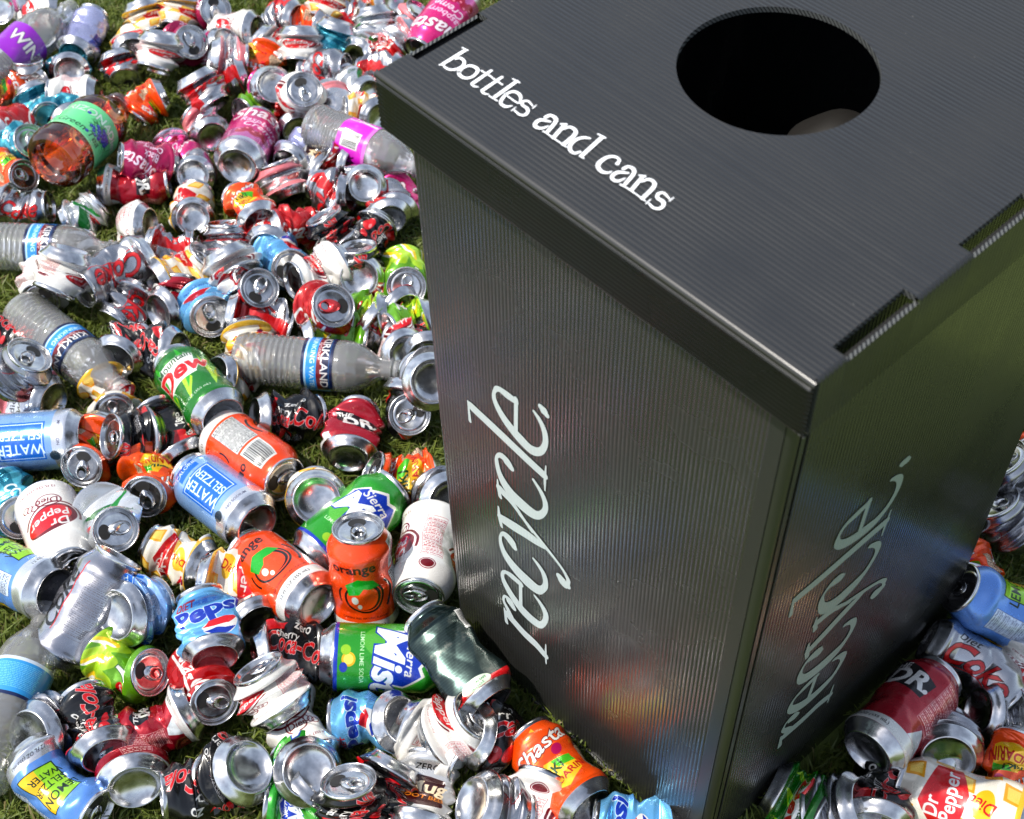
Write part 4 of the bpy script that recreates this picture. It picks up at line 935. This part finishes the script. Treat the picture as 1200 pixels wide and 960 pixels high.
# x y (where its middle shows in the 1200 px photograph), screen angle towards the end one sees, tilt of that end, end, crush, print, roll, lift | label
LIST = """
425 673 96 71 T d og 4 0 | upright orange can with a dented waist and open top, leaning over the green lemon-lime can
330 678 -37 12 B i og -6 0 | orange fruit can lying with its silver base turned to the upright orange one
294 534 -36 10 T i og 105 0 | orange can showing its barcode and nutrition panel, touching the dark green citrus can
262 586 -36 10 B i sz 0 0 | pale blue seltzer can lying below the orange barcode can
412 615 40 4 T i sm 0 0 | green lemon-lime can lying behind the upright orange can
450 771 178 6 B i sm 0 0 | green lemon-lime can with lemon slices beside the big dark crushed can
232 458 -50 8 B d md 10 .012 | dark green citrus soda can with a dent in its side
501 652 -100 12 T d dp 100 0 | white and maroon can standing against the left edge of the bin
66 625 -68 12 T i dp 0 0 | plump white and maroon can with its opening downwards, behind the long silver can
101 712 -121 -26 B d nf 0 .0 | long silver can covered in grey small print, lying near the bottle with the blue label
35 517 4 4 B i sz 0 0 | pale blue seltzer can with an orange reflection in its base, cut by the photo edge
537 773 -52 -6 B x bx 0 .036 | large squashed dark green can with a red rim band leaning on the bin
372 582 -100 52 B s be 0 .01 | silver can base facing up with a strip of yellow and white body below
470 562 155 36 T w sh 0 0 | orange fiesta can folded in half with its grey lid up, beside the green lemon-lime can
412 507 -98 4 B f dr 0 .005 | flattened crimson can with white letters and a white bottom band
338 490 178 24 B w bk 10 0 | black and red cherry can bent over, silver base at its left
478 478 -55 50 T b bk 105 0 | black and red can with its lid showing, pushed against the bin wall
500 443 -10 45 B s sv 0 .03 | silver can base leaning on the bin edge over the black and red can
516 585 -20 40 B s sv 0 0 | sliver of silver lid showing behind the bin edge above the white can
112 528 -140 36 T w sh 10 0 | orange can crumpled like foil beside the seltzer can with the orange reflection
176 563 -125 34 T w sh -10 0 | orange can wrung in the middle, its lid facing the gutted grey can
155 512 175 35 T s bk 60 .01 | small crushed black and red can tucked between the two crumpled orange cans
198 508 120 8 T f bk 110 0 | black and silver can lying under the dented dark green can
128 608 -55 42 T f su 0 .02 | grey can with a torn green and red ribbon of print, over the plump white can
14 590 -70 38 T w tl 0 0 | teal crumpled can with lid at the photo edge above the seltzer can with small print
18 677 -20 14 B d lz 110 0 | light blue seltzer can with nutrition panel next to the plump white can
131 466 -85 30 T w be 0 0 | flattened yellow, white and red berry can under the ribbed bottle
210 655 -20 6 B w be 10 0 | yellow and red berry can with a round diet badge, crumpled
162 714 -170 40 B s sz 90 .02 | blue and white can propped up with its base facing the silver small print can
146 781 -4 30 T m li 0 0 | lime green and yellow can with its opening facing the red can
245 735 -80 4 B f pe 0 .035 | light blue cola can crushed flat with its round red, white and blue emblem up
240 800 -60 34 T m co 0 0 | plain red can flattened underneath the light blue cola can
278 684 170 10 B f be 40 .01 | narrow twisted strip of yellow can between the berry can and the lying orange can
292 718 -60 15 B c be -10 0 | yellow and red crumpled can wedged below the lying orange can
345 766 190 12 B f bk 20 0 | black and pink-red cherry can torn open above the white diet can
318 810 120 48 T s dp 60 .03 | round grey lid with its tab perched on the crushed white diet can
350 852 -60 0 B n dp -10 0 | white diet can with maroon lettering crumpled below its lid
437 845 12 44 B m pe 10 0 | light blue cola can with its silver base turned up, below the lying green can
60 853 -160 42 B s sv 0 0 | silver can base looking out from behind the big black and red can
112 850 -70 8 B w bk 20 .02 | big crushed black and red can with a red curl on top
186 852 30 12 B m dr 110 0 | red can with a nutrition panel joined to the big black and red one
155 898 -85 20 B s dr 80 0 | dark red can end with a silver rim under the big black and red can
70 920 -35 0 T n lz 0 .005 | light blue lemon seltzer can bent open, with its yellow and green label square
272 905 30 50 B s bk 90 .01 | silver disc of a can base over the black cherry can near the bottom edge
236 925 -170 12 T w bk 0 0 | black can with looping red script at the bottom edge
356 902 20 62 B s sm 40 0 | wedge of green can with a blue rim and flattened silver base
350 938 175 10 T c sm 0 0 | green lemon-lime can cut by the bottom edge under the green wedge
413 942 100 62 T s bk 0 .01 | black can standing at the bottom edge with its silver top and tab up
446 925 60 20 B c bk 60 0 | black and red crumpled foil beside the black can standing at the bottom edge
495 930 80 10 T f rt 0 0 | silver and brown root beer can pinched at the waist
508 868 150 10 B w dp 100 0 | white can with a small maroon oval, folded into a wedge
537 855 40 48 T s dp 60 .01 | round grey can mouth on the folded white can
578 865 165 42 B b bk 30 0 | black and silver can crushed sideways below the large dark green can
655 905 -48 8 B n sh 0 0 | bright orange can with white script touching the front wall of the bin
582 950 165 40 B s sv 0 0 | silver can base half cut by the bottom edge, beside the bright orange can
622 952 70 10 T f dp 95 0 | white can with red small print at the bottom edge below the bright orange can
742 974 170 5 T f pe 15 0 | white and light blue can flattened at the foot of the bin
28 243 5 4 T m dc 0 0 | white and red diet cola can lying level with a flattened end
100 254 40 20 T c su 0 0 | crumpled green and silver can between the diet cola can and the two-lobed white can
158 265 0 10 B b dp 50 0 | white can bent double into two lobes with red print
225 245 -95 40 B m be 60 0 | yellow and white can with a big dull base facing down the slope of cans
52 335 -115 15 T c dp 10 0 | white can with a red oval below the ribbed bottle label
75 320 75 45 B s dp 60 .03 | wide silver can base over the white can with the red oval
134 318 30 6 B n dc 0 .015 | shiny silver diet cola can with big red letters
150 362 60 15 B c dc 20 0 | silver and red can pressed into pleats under the shiny diet cola can
205 293 15 14 T f dk 90 0 | long flattened silver strip of can above the yellow can with a tab
216 322 50 42 T m be 90 0 | yellow and white can with its tab and opening facing up
207 357 -160 20 B c dr 60 0 | dark maroon can hidden under the yellow can with the tab
242 362 -60 25 T s pe 10 0 | round blue cola can crushed short, with a red and blue emblem
270 345 -100 20 T c dk 100 0 | pinkish grey crumpled can touching the round blue cola can
268 285 95 55 T s dk 0 0 | squat silver can with red letters and its lid on top
347 268 -170 12 B w co 0 0 | bright red can crumpled around a silver rim
318 282 -120 20 B s co 60 0 | silver rim of a red can half hidden by the bright red crumpled one
391 273 120 55 T s bk 20 .01 | black and silver can standing with its tab up beside the black and red foil can
432 282 60 8 B w bk 30 .012 | black and red foil can crumpled behind the oval silver base
424 318 -150 42 B b bk 80 .01 | oval silver base of a black can, the long oval of the pile by the bin
332 305 -20 38 T m pe 100 0 | light blue can with an open torn mouth in the middle of the pile
293 336 -70 48 T c dk 80 .02 | silver can lid with tab on a squashed clear-grey body
274 318 120 40 B s sv 0 .02 | silver can end pressed into the squashed clear-grey can
374 320 30 6 B w dp -60 .02 | large white can with a broad red arch and white letters
381 362 -80 52 T s co 10 .02 | red-rimmed can standing with a red pull tab
305 378 170 12 B f dk 70 0 | brownish silver can flattened under the pile beside the long clear bottle
475 325 -30 45 T m li 100 0 | silver can top with a tab against the bin, green below
454 352 -30 12 B f co 0 0 | red and silver can flattened diagonally between the bin and the tab with the red rim
430 372 10 12 B c li 0 0 | lime green crumpled can under the flattened red and silver can
392 397 -170 8 B f li 50 0 | lime and black can pressed flat under the long clear bottle
480 380 20 10 B c li 120 0 | bright green scrap of can against the bin
450 388 -20 20 T c dc 20 0 | silver and red can crushed into a cone near the bin
468 408 -20 35 B b dp 110 0 | silver can with a torn open mouth near the bin edge
497 400 -80 12 B c bk 20 0 | black and red crumpled can half hidden by the bin
275 440 165 46 B c be 120 0 | pale green can base with yellow body, at the base end of the long clear bottle
292 408 100 12 B c be 160 0 | scrap of yellow can at the grass edge above the long clear bottle
22 434 60 52 T s sv 0 .03 | silver can top lying over the grey diet can
32 462 -20 6 B f pb 20 0 | grey and pink diet can squashed into a wedge beside the seltzer can
8 397 160 25 B m bk 60 0 | black can with a silver rim cut by the photo edge
148 408 -130 18 B c bk 60 0 | grey and black can crumpled on the grass above the berry can
186 412 0 15 B c bk 0 0 | dark red and black can folded behind the dented green can
158 218 175 8 B n dr 20 0 | dark red can with a wide silver end beside the amber bottle
172 190 175 20 T m mg 10 .015 | magenta can with its lid at the left over the dark red can
210 182 -30 6 T w pk 20 0 | purple and pink can crumpled under the magenta can
232 203 -140 42 B b sv 0 0 | silver base and grey body folded, right of the magenta can
290 170 -118 14 B i pk 0 0 | plump pink can with white script, open rim down
292 243 -60 0 B w sh 0 .02 | orange and yellow crumpled can above the bright red one
330 213 110 50 T s pb 0 0 | can top with a pink neck band and open mouth
352 178 -140 14 B m lv 0 0 | pale blue can with white print beside the bottle with the pink label
368 198 -20 14 B c rt 100 0 | white can with fine grey print folded under the pink label bottle
398 188 -10 18 B c sv 0 .01 | dark silver can folded into a fan below the pink label bottle
388 226 0 12 B c dk 40 .01 | silver foil can with red flecks in the middle of the pile
428 217 -150 40 B b dk 100 .01 | white can whose silver end opens like a bowl, above the black foil can
466 232 -100 15 B f pk 60 0 | white and magenta can flattened against the bin wall
455 240 -80 10 B f dk 80 .01 | bright white and silver can folded beside the magenta one at the bin
238 108 120 48 B s dk 30 .02 | crushed silver can with its base twisted upward, above the pink banded crumpled can
240 148 -60 14 B c pb 0 0 | white, grey and pink can bent with a dark hollow
268 92 20 12 B c dk 50 0 | white and red crumpled can between the twisted silver base and the orange foil can
254 56 150 20 T c sv 0 0 | arched silver and white can next to the white and red can
268 70 170 20 B s pb 40 .01 | can with a pink band pressed into an open arch
276 34 -5 8 B m dp 0 0 | white can with a red oval lying near the arched silver can
309 72 60 10 B c sh 120 0 | bright orange foil can lying across others at the back
300 125 -160 15 T c li 60 0 | green crumpled can below the silver bowl-like base
317 104 60 50 B s sv 0 .01 | silver bowl-like can base left of the can standing with its tab
354 110 80 58 T s sv 60 .025 | standing silver can top with its tab and opening, the clearest in the back rows
345 142 -60 12 B c sv 0 0 | grey folded can body under the standing silver top
380 82 0 10 T m dk 0 0 | silver and red can lying with its tab end towards the bin
352 54 90 55 B s sv 0 .01 | silver can base turned up in front of the orange foil can
317 58 140 30 B s dp 60 0 | white oval can end behind the upturned silver base
392 48 75 54 B s tl 60 0 | silver-ended can with a pale teal side in the back rows
333 20 -10 12 B c dk 0 0 | white and red can crumpled across its middle at the back
385 6 80 50 B s sv 0 .01 | wide silver can base cut by the top edge
412 20 0 8 T c dk 50 0 | silver can with a red stripe lying just below the top edge
366 30 -10 10 B c sh 60 0 | small orange and blue scrap of can in the back rows
440 32 100 50 B s su 100 0 | domed silver can end above the green, white and red crumple
428 58 -140 10 B c su 0 0 | green, white and red crumpled can near the left corner of the lid
451 66 40 25 T c co 60 0 | red and black can crushed near the left corner of the lid
466 48 30 15 B c pb 60 0 | grey translucent-looking crushed can behind the lid corner
448 84 0 14 B f dk 50 0 | silver and red scrap of can touching the lid corner
478 28 -110 14 B b pb 100 0 | silver and pink can folded open beside the pink can at the lid edge
520 26 52 12 B i pk 0 0 | pink can with white script peeking over the lid edge
444 2 10 25 B s sv 0 0 | silver can cut by the top edge near the folded pink one
418 106 0 30 B m su 60 0 | silver and green can end next to the left corner of the lid
390 128 110 20 B m pb 120 0 | white and pink can with a barcode above the pink label bottle
428 132 -20 14 B c be 60 0 | white and yellow crushed can between the bin and the pink label bottle
187 62 85 56 B s dp 20 .02 | silver base turned up over a white and red crushed can
152 52 -60 14 B c be 0 0 | yellow and red crumpled can behind the upturned base
143 82 110 42 B c dk 30 0 | crinkled silver can twisted like a sweet wrapper
216 52 30 40 T s mg 0 0 | can with a dark open mouth and a magenta side
212 14 85 52 B s be 60 .01 | silver base up with a white rim, near the top edge
184 8 20 10 B c be 20 0 | yellow and red scrap of can at the top edge
171 24 110 50 B s sv 60 0 | thin silver oval end left of the upturned bases
244 14 20 35 T s mg 60 0 | magenta can with its lid open at the top edge
98 42 -122 4 B n lv 0 .005 | lavender grey can with fine print and a deep vertical dent
50 18 12 14 B m dp 0 0 | white and red can lying near the purple label bottle at the top edge
22 4 10 20 B m pk 90 0 | pink can cut by the top edge
5 8 -170 35 B s sv 0 0 | silver can end in the very top corner
35 95 -120 36 B b dk 60 0 | silver base with white and red body leading up towards the lavender can
80 82 -80 28 B b tl 60 0 | dark teal can bent over a hollow silver base
3 110 170 40 B m sh 60 0 | silver can end with an orange rim at the photo edge
45 125 120 40 B m tl 0 0 | silver oval end of a bright teal can
78 135 -40 14 B c tl 90 0 | grey teal can crumpled behind the amber bottle
86 112 175 10 T m dp 20 0 | white can with red print pressed against the amber bottle
12 148 -150 12 B m co 0 0 | red can lying at the photo edge beside the bright teal can
28 172 30 45 T s tl 60 0 | dark can top with a hint of teal under the red can
12 203 10 30 T m sh 90 0 | orange can with a silver top at the photo edge, left of the amber bottle
172 120 25 10 B c sh 60 0 | green and orange can with a pale base, behind the amber bottle's shoulder
95 300 -20 12 B c dc 60 0 | silver can with a red curl behind the ribbed bottle
1194 556 130 45 T s sv 60 .02 | silver can top at the edge of the photo right of the bin
1182 610 120 50 T s sv 0 0 | crumpled silver can with its tab up in the bin's shade
1197 528 100 15 B c li 0 0 | yellow-green scrap of can behind the bin
1190 508 100 15 B c sh 0 0 | orange-red scrap of can furthest behind the bin
1141 668 -110 12 B c sh 60 0 | orange and green crumpled can half behind the bin
1180 720 150 30 T d lz 110 0 | blue can with a nutrition panel in the shade of the bin
1140 783 150 14 B n dc 0 0 | white diet cola can with red letters behind the dark red can
1192 790 60 12 B c dp 20 0 | white and red crumpled can at the right edge
1058 838 -132 8 B d dr 45 .01 | dark red can with white letters resting by the foot of the bin
1178 838 170 22 B c dc 100 0 | silver can crushed into folds at the right edge
1108 872 -80 35 B s sv 60 0 | narrow silver can end standing by the dark red can
1085 890 -60 8 B c li 60 0 | green can in shadow under the dark red can
1033 930 -100 8 B w bk 0 0 | black can with looping red script in the shade, right of the bin
1130 946 -20 8 B d be 0 0 | yellow and white can with a red badge at the bottom edge
1188 905 60 6 B w sh 0 0 | orange crumpled can in the bottom right corner
935 940 150 10 B c md 0 0 | dark green can in the deepest shadow at the foot of the bin
983 952 10 40 B s sv 0 0 | silver can rim shining at the bottom edge right of the bin
"""
for k, ln in enumerate(t for t in LIST.strip().split('\n')):
    a, label = ln.split(' | '); f = a.split()
    if f[6] == 'sv' and f[5] in 'sc' and float(f[1]) < 330: f[6] = ('dp', 'co', 'be', 'dp', 'pk')[k % 5]      # printed sides below the bare ends
    make_can(float(f[0]), float(f[1]), float(f[2]), float(f[3]), f[4], f[5], f[6], float(f[7]), float(f[8]), label.strip(), k+1,
             tabcol='r' if 'red pull tab' in label else None)

# ------------------------------------------------------------------ plastic bottles
def thin_clear(name, tint, gloss=.05, body=.0, dcol=(.65, .66, .66)):
    m, nt, b = mat(name); nt.nodes.remove(b); out = nt.nodes['Material Output']
    t = N(nt, 'ShaderNodeBsdfTransparent'); t.inputs[0].default_value = (*tint, 1)
    g = N(nt, 'ShaderNodeBsdfGlossy'); g.inputs['Roughness'].default_value = gloss; g.inputs[0].default_value = (1, 1, 1, 1)
    lw = N(nt, 'ShaderNodeFresnel'); lw.inputs[0].default_value = 1.75
    d = N(nt, 'ShaderNodeBsdfDiffuse'); d.inputs[0].default_value = (*dcol, 1)
    m1 = N(nt, 'ShaderNodeMixShader'); m1.inputs[0].default_value = body; tl2 = N(nt, 'ShaderNodeBsdfTranslucent'); tl2.inputs[0].default_value = (*dcol, 1); m0 = N(nt, 'ShaderNodeMixShader'); nt.links.new(d.outputs[0], m0.inputs[1]); nt.links.new(tl2.outputs[0], m0.inputs[2])
    nt.links.new(t.outputs[0], m1.inputs[1]); nt.links.new(m0.outputs[0], m1.inputs[2])
    tc = N(nt, 'ShaderNodeTexCoord'); nz = N(nt, 'ShaderNodeTexNoise'); nz.inputs['Scale'].default_value = 35; nz.inputs['Detail'].default_value = 3
    nt.links.new(tc.outputs['Object'], nz.inputs['Vector'])
    bp = N(nt, 'ShaderNodeBump'); bp.inputs['Distance'].default_value = .0012; bp.inputs['Strength'].default_value = .22; nt.links.new(nz.outputs['Fac'], bp.inputs['Height'])
    nt.links.new(bp.outputs[0], g.inputs['Normal']); nt.links.new(bp.outputs[0], lw.inputs['Normal'])
    m2 = N(nt, 'ShaderNodeMixShader'); nt.links.new(lw.outputs[0], m2.inputs[0]); nt.links.new(m1.outputs[0], m2.inputs[1]); nt.links.new(g.outputs[0], m2.inputs[2])
    nt.links.new(m2.outputs[0], out.inputs[0]); return m
CLEAR = thin_clear('clear_plastic', (.97, .98, .98), .03, .28, (.95, .95, .95))
AMBER = thin_clear('amber_plastic', (.86, .28, .08), .03, .08, (.55, .07, .01))
def lab_water():
    a = Art(207, 48, bg=(.10, .52, .84), metal=0)
    a.rect(-104, 0, 104, 5, (.05, .10, .26)); a.rect(-104, 43, 104, 48, (.05, .10, .26))
    for x in (0, -103.5, 103.5):
        a.rect(x-50, 5, x+50, 8, (.70, .84, .92)); a.rect(x-46, 30, x+46, 43, (.05, .08, .22)); a.rect(x-46, 24, x+46, 32, (.45, .04, .08))
        a.text('KIRKLAND', x, 35, 13, WH, bold=.04); a.text('Signature', x-14, 27.5, 6, (.9, .8, .8), shear=.3, bold=.01); a.text('DRINKING WATER', x, 17, 8, (.80, .93, .98), bold=.03)
    return a
def lab_pink():
    a = Art(207, 52, bg=(.80, .10, .74), metal=0)
    a.bars(-14, 8, 26, 30); a.rect(-40, 46, 60, 52, (.88, .45, .84)); a.rect(-38, 2, -34, 50, (.95, .85, .95)); a.text('WATER', -66, 26, 16, WH, bold=.05); a.text('WATER', 58, 26, 16, (.45, .03, .4), bold=.05); return a
def lab_purple():
    a = Art(207, 60, bg=(.52, .10, .68), metal=0)
    for x in (0, -100, 100): a.text('WIN', x, 34, 22, WH, bold=.05, ol=(.2, .02, .3)); a.small(x+24, 10, 20, 36, (.85, .7, .9))
    return a
def lab_tea():
    a = Art(240, 62, bg=(.36, .78, .50), metal=0); R = random.Random(6)
    a.rect(-120, 0, 120, 3, (.55, .85, .6)); a.text('ARIZONA', -30, 46, 14, (.75, .86, .78), bold=.05, ol=(.30, .6, .42)); a.text('Diet', 22, 46, 13, (.82, .90, .84), bold=.04, ol=(.3, .6, .42))
    for i in range(46): a.line([(R.uniform(-18, 26), R.uniform(16, 44)), (R.uniform(-18, 30), R.uniform(12, 40))], .8, (.10, .42, .16))
    for i in range(34):
        x, y = R.gauss(2, 10), R.gauss(28, 7); a.ell(x, y, 2.6, 2.6, (.05, .10, .55)); a.ell(x-.6, y+.7, .9, .9, (.35, .45, .85))
    a.text('Green Tea', -20, 12, 12, (.08, .28, .16), shear=.15, bold=.02); a.facts(60, 8, 30, 46, (.1, .3, .2)); return a
def lab_blue():
    a = Art(207, 46, bg=(.14, .52, .78), metal=0); a.rect(-104, 0, 104, 4, (.05, .12, .3)); a.rect(-104, 42, 104, 46, (.8, .85, .9))
    for x in (0, -103, 103): a.small(x-30, 8, 50, 30, (.45, .76, .90), 5)
    a.small(36, 6, 20, 34, (.9, .9, .92), 5); return a
def bottle(x, y, ang, tilt, R, prof, lab, z0, z1, glass, name, label, roll=0, dz=0, crush=.0, seed=1, scale=.87, cap=False):
    rng = np.random.default_rng(seed)
    L = prof[-1][1]
    P0 = unproj(x, y, R); hs = np.radians(np.arange(0, 360, 2)); tl = RZ(tilt)
    D = np.stack([np.cos(hs)*math.cos(tl), np.sin(hs)*math.cos(tl), np.full(len(hs), math.sin(tl))], 1)
    q = proj(P0+D*.05)-proj(P0); sa = np.degrees(np.arctan2(-q[:, 1], q[:, 0])); zl = D[np.argmin(np.abs((sa-ang+180) % 360-180))]
    yl = np.array([0, 0, 1.])-zl*zl[2]; yl /= np.linalg.norm(yl); xl = np.cross(yl, zl); B = np.stack([xl, yl, zl], 1)
    cd = B.T@((CP-P0)/np.linalg.norm(CP-P0)); thc = math.atan2(cd[1], cd[0])
    T = unproj(x, y, R+dz+.006); T[2] = R+dz+.006+abs(zl[2])*L*.45
    ks = [(rng.uniform(.5, 1), rng.integers(1, 4), rng.uniform(20, 60), rng.uniform(0, 6.3)) for _ in range(5)]
    def dfm(V):
        V = np.array(V, float); r = np.hypot(V[:, 0], V[:, 1])+1e-9; th = np.arctan2(V[:, 1], V[:, 0]); z = V[:, 2]
        s = sum(a*np.abs(np.sin(n*th+k*z+p)) for a, n, k, p in ks)/5; env = sst(0, .03, z)*(1-sst(L*.8, L*.93, z))
        k = 1-crush*s*env; V[:, 0] *= k; V[:, 1] *= k; V[:, 2] -= L/2; return V@B.T*scale
    org = T.copy(); root = thing(name, label, 'bottle', tuple(org), None)
    zs = []; rs = []
    P = np.array(prof); ZZ = np.linspace(0, 1, 1)
    t = np.concatenate([[0], np.cumsum(np.hypot(*np.diff(P, axis=0).T))]); tt = np.linspace(0, t[-1], 150)
    rr = np.interp(tt, t, P[:, 0]); zz = np.interp(tt, t, P[:, 1])
    V, F = lathe(list(zip(rr, zz)), 64); V = dfm(V)
    mesh_np('bottle_body', V, F, [glass], root)
    # printed wrap label
    n, m = 96, 24; th = thc-math.pi+np.arange(n+1)*math.tau/n; z = np.linspace(z0, z1, m)
    ri = np.interp(z, zz[len(zz)//12:], rr[len(rr)//12:]); rl = np.full(m, ri.max())+.0006
    V = np.stack([np.outer(rl, np.cos(th)), np.outer(rl, np.sin(th)), np.repeat(z[:, None], n+1, 1)], -1).reshape(-1, 3)
    i, j = np.meshgrid(np.arange(m-1), np.arange(n), indexing='ij'); F = np.stack([i*(n+1)+j, i*(n+1)+j+1, (i+1)*(n+1)+j+1, (i+1)*(n+1)+j], -1).reshape(-1, 4)
    uv = np.stack([np.stack([j, j+1, j+1, j], -1)/n+roll/360, np.stack([i, i, i+1, i+1], -1)/(m-1)], -1).reshape(-1, 2)
    mesh_np('label_wrap', dfm(V), F, [lab], root, uv=uv)
    # threads at the neck
    rn = P[-1][0]; V, F = lathe([(rn+.0002, L-.016), (rn+.0028, L-.0155), (rn+.0028, L-.014), (rn+.0002, L-.0135), (rn+.0002, L-.010), (rn+.0011, L-.009), (rn+.0002, L-.008), (rn+.0011, L-.006), (rn+.0002, L-.005)], 40)
    if cap: V, F = lathe([(rn+.0018, L-.013), (rn+.002, L+.001), (rn, L+.002), (.0001, L+.002)], 40)
    mesh_np('cap' if cap else 'neck_ring', dfm(V), F, [simple('cap_white', (.8, .8, .8), .4) if cap else glass], root)
    return root
def ribbed(R=.0325, L=.205, z0=.080, z1=.126, amp=.0016, n=9):
    p = [(.0001, .010), (.010, .007), (.018, .002), (.024, 0), (.029, .003), (R-.001, .010)]
    for z in np.linspace(.013, z0-.004, 60): p.append((R-amp*(.5-.5*math.cos((z-.013)/(z0-.017)*n*math.tau)), z))
    p += [(R-.0008, z0), (R-.0008, z1), (R, z1+.004), (R-.0005, z1+.014), (R-.004, z1+.026), (R-.010, z1+.037), (.016, z1+.046), (.0128, z1+.052), (.0125, L)]
    return p
ML = {k: printed('wrap_'+k, f(), .3) for k, f in (('water', lab_water), ('pink', lab_pink), ('purple', lab_purple), ('tea', lab_tea), ('blue', lab_blue))}
bottle(375, 427, -4, 0, .0325, ribbed(), ML['water'], .086, .124, CLEAR, 'water_bottle', 'clear ribbed water bottle with blue label, lying level beside the bin wall', 10, seed=3, crush=.05)
bottle(84, 412, -37, 0, .0325, ribbed(), ML['water'], .086, .124, CLEAR, 'water_bottle', 'clear ribbed water bottle with a slanting blue label on the grass', -6, seed=4, crush=.05)
bottle(52, 291, -3, 0, .0325, ribbed(), ML['water'], .086, .124, CLEAR, 'water_bottle', 'clear ribbed water bottle below the diet cola can, its base past the photo edge', 0, seed=5, crush=.08)
bottle(17, 812, 68, 0, .0325, ribbed(amp=.0003), ML['blue'], .086, .128, CLEAR, 'water_bottle', 'clear bottle with its uncapped neck pointing at the silver can', 0, seed=6, crush=.06)
bottle(432, 173, -22, 0, .033, ribbed(R=.033, L=.190, z0=.060, z1=.112), ML['pink'], .060, .108, CLEAR, 'water_bottle', 'crumpled clear bottle with a bright pink label against the bin', 0, dz=.012, seed=7, crush=.14)
bottle(32, 50, 38, 0, .034, ribbed(R=.034, L=.20, z0=.060, z1=.122), ML['purple'], .045, .105, CLEAR, 'drink_bottle', 'clear bottle with a purple label near the top edge', 0, dz=.01, seed=8, crush=.12)
RT = .042
tea = [(.0001, .020), (.008, .019), (.016, .013), (.022, .005), (.028, .0005), (.034, .001), (.0395, .006), (RT, .014), (RT, .030), (RT-.0015, .034), (RT-.0015, .098), (RT, .102), (RT, .112), (RT-.004, .124), (RT-.014, .142), (.019, .152), (.018, .172)]
bottle(106, 168, 41, -12, RT, tea, ML['tea'], .036, .096, AMBER, 'tea_bottle', 'wide amber plastic bottle with a mint green label, its hollow base facing out', -14, dz=.006, seed=2)
def bottle_extra():
    pass
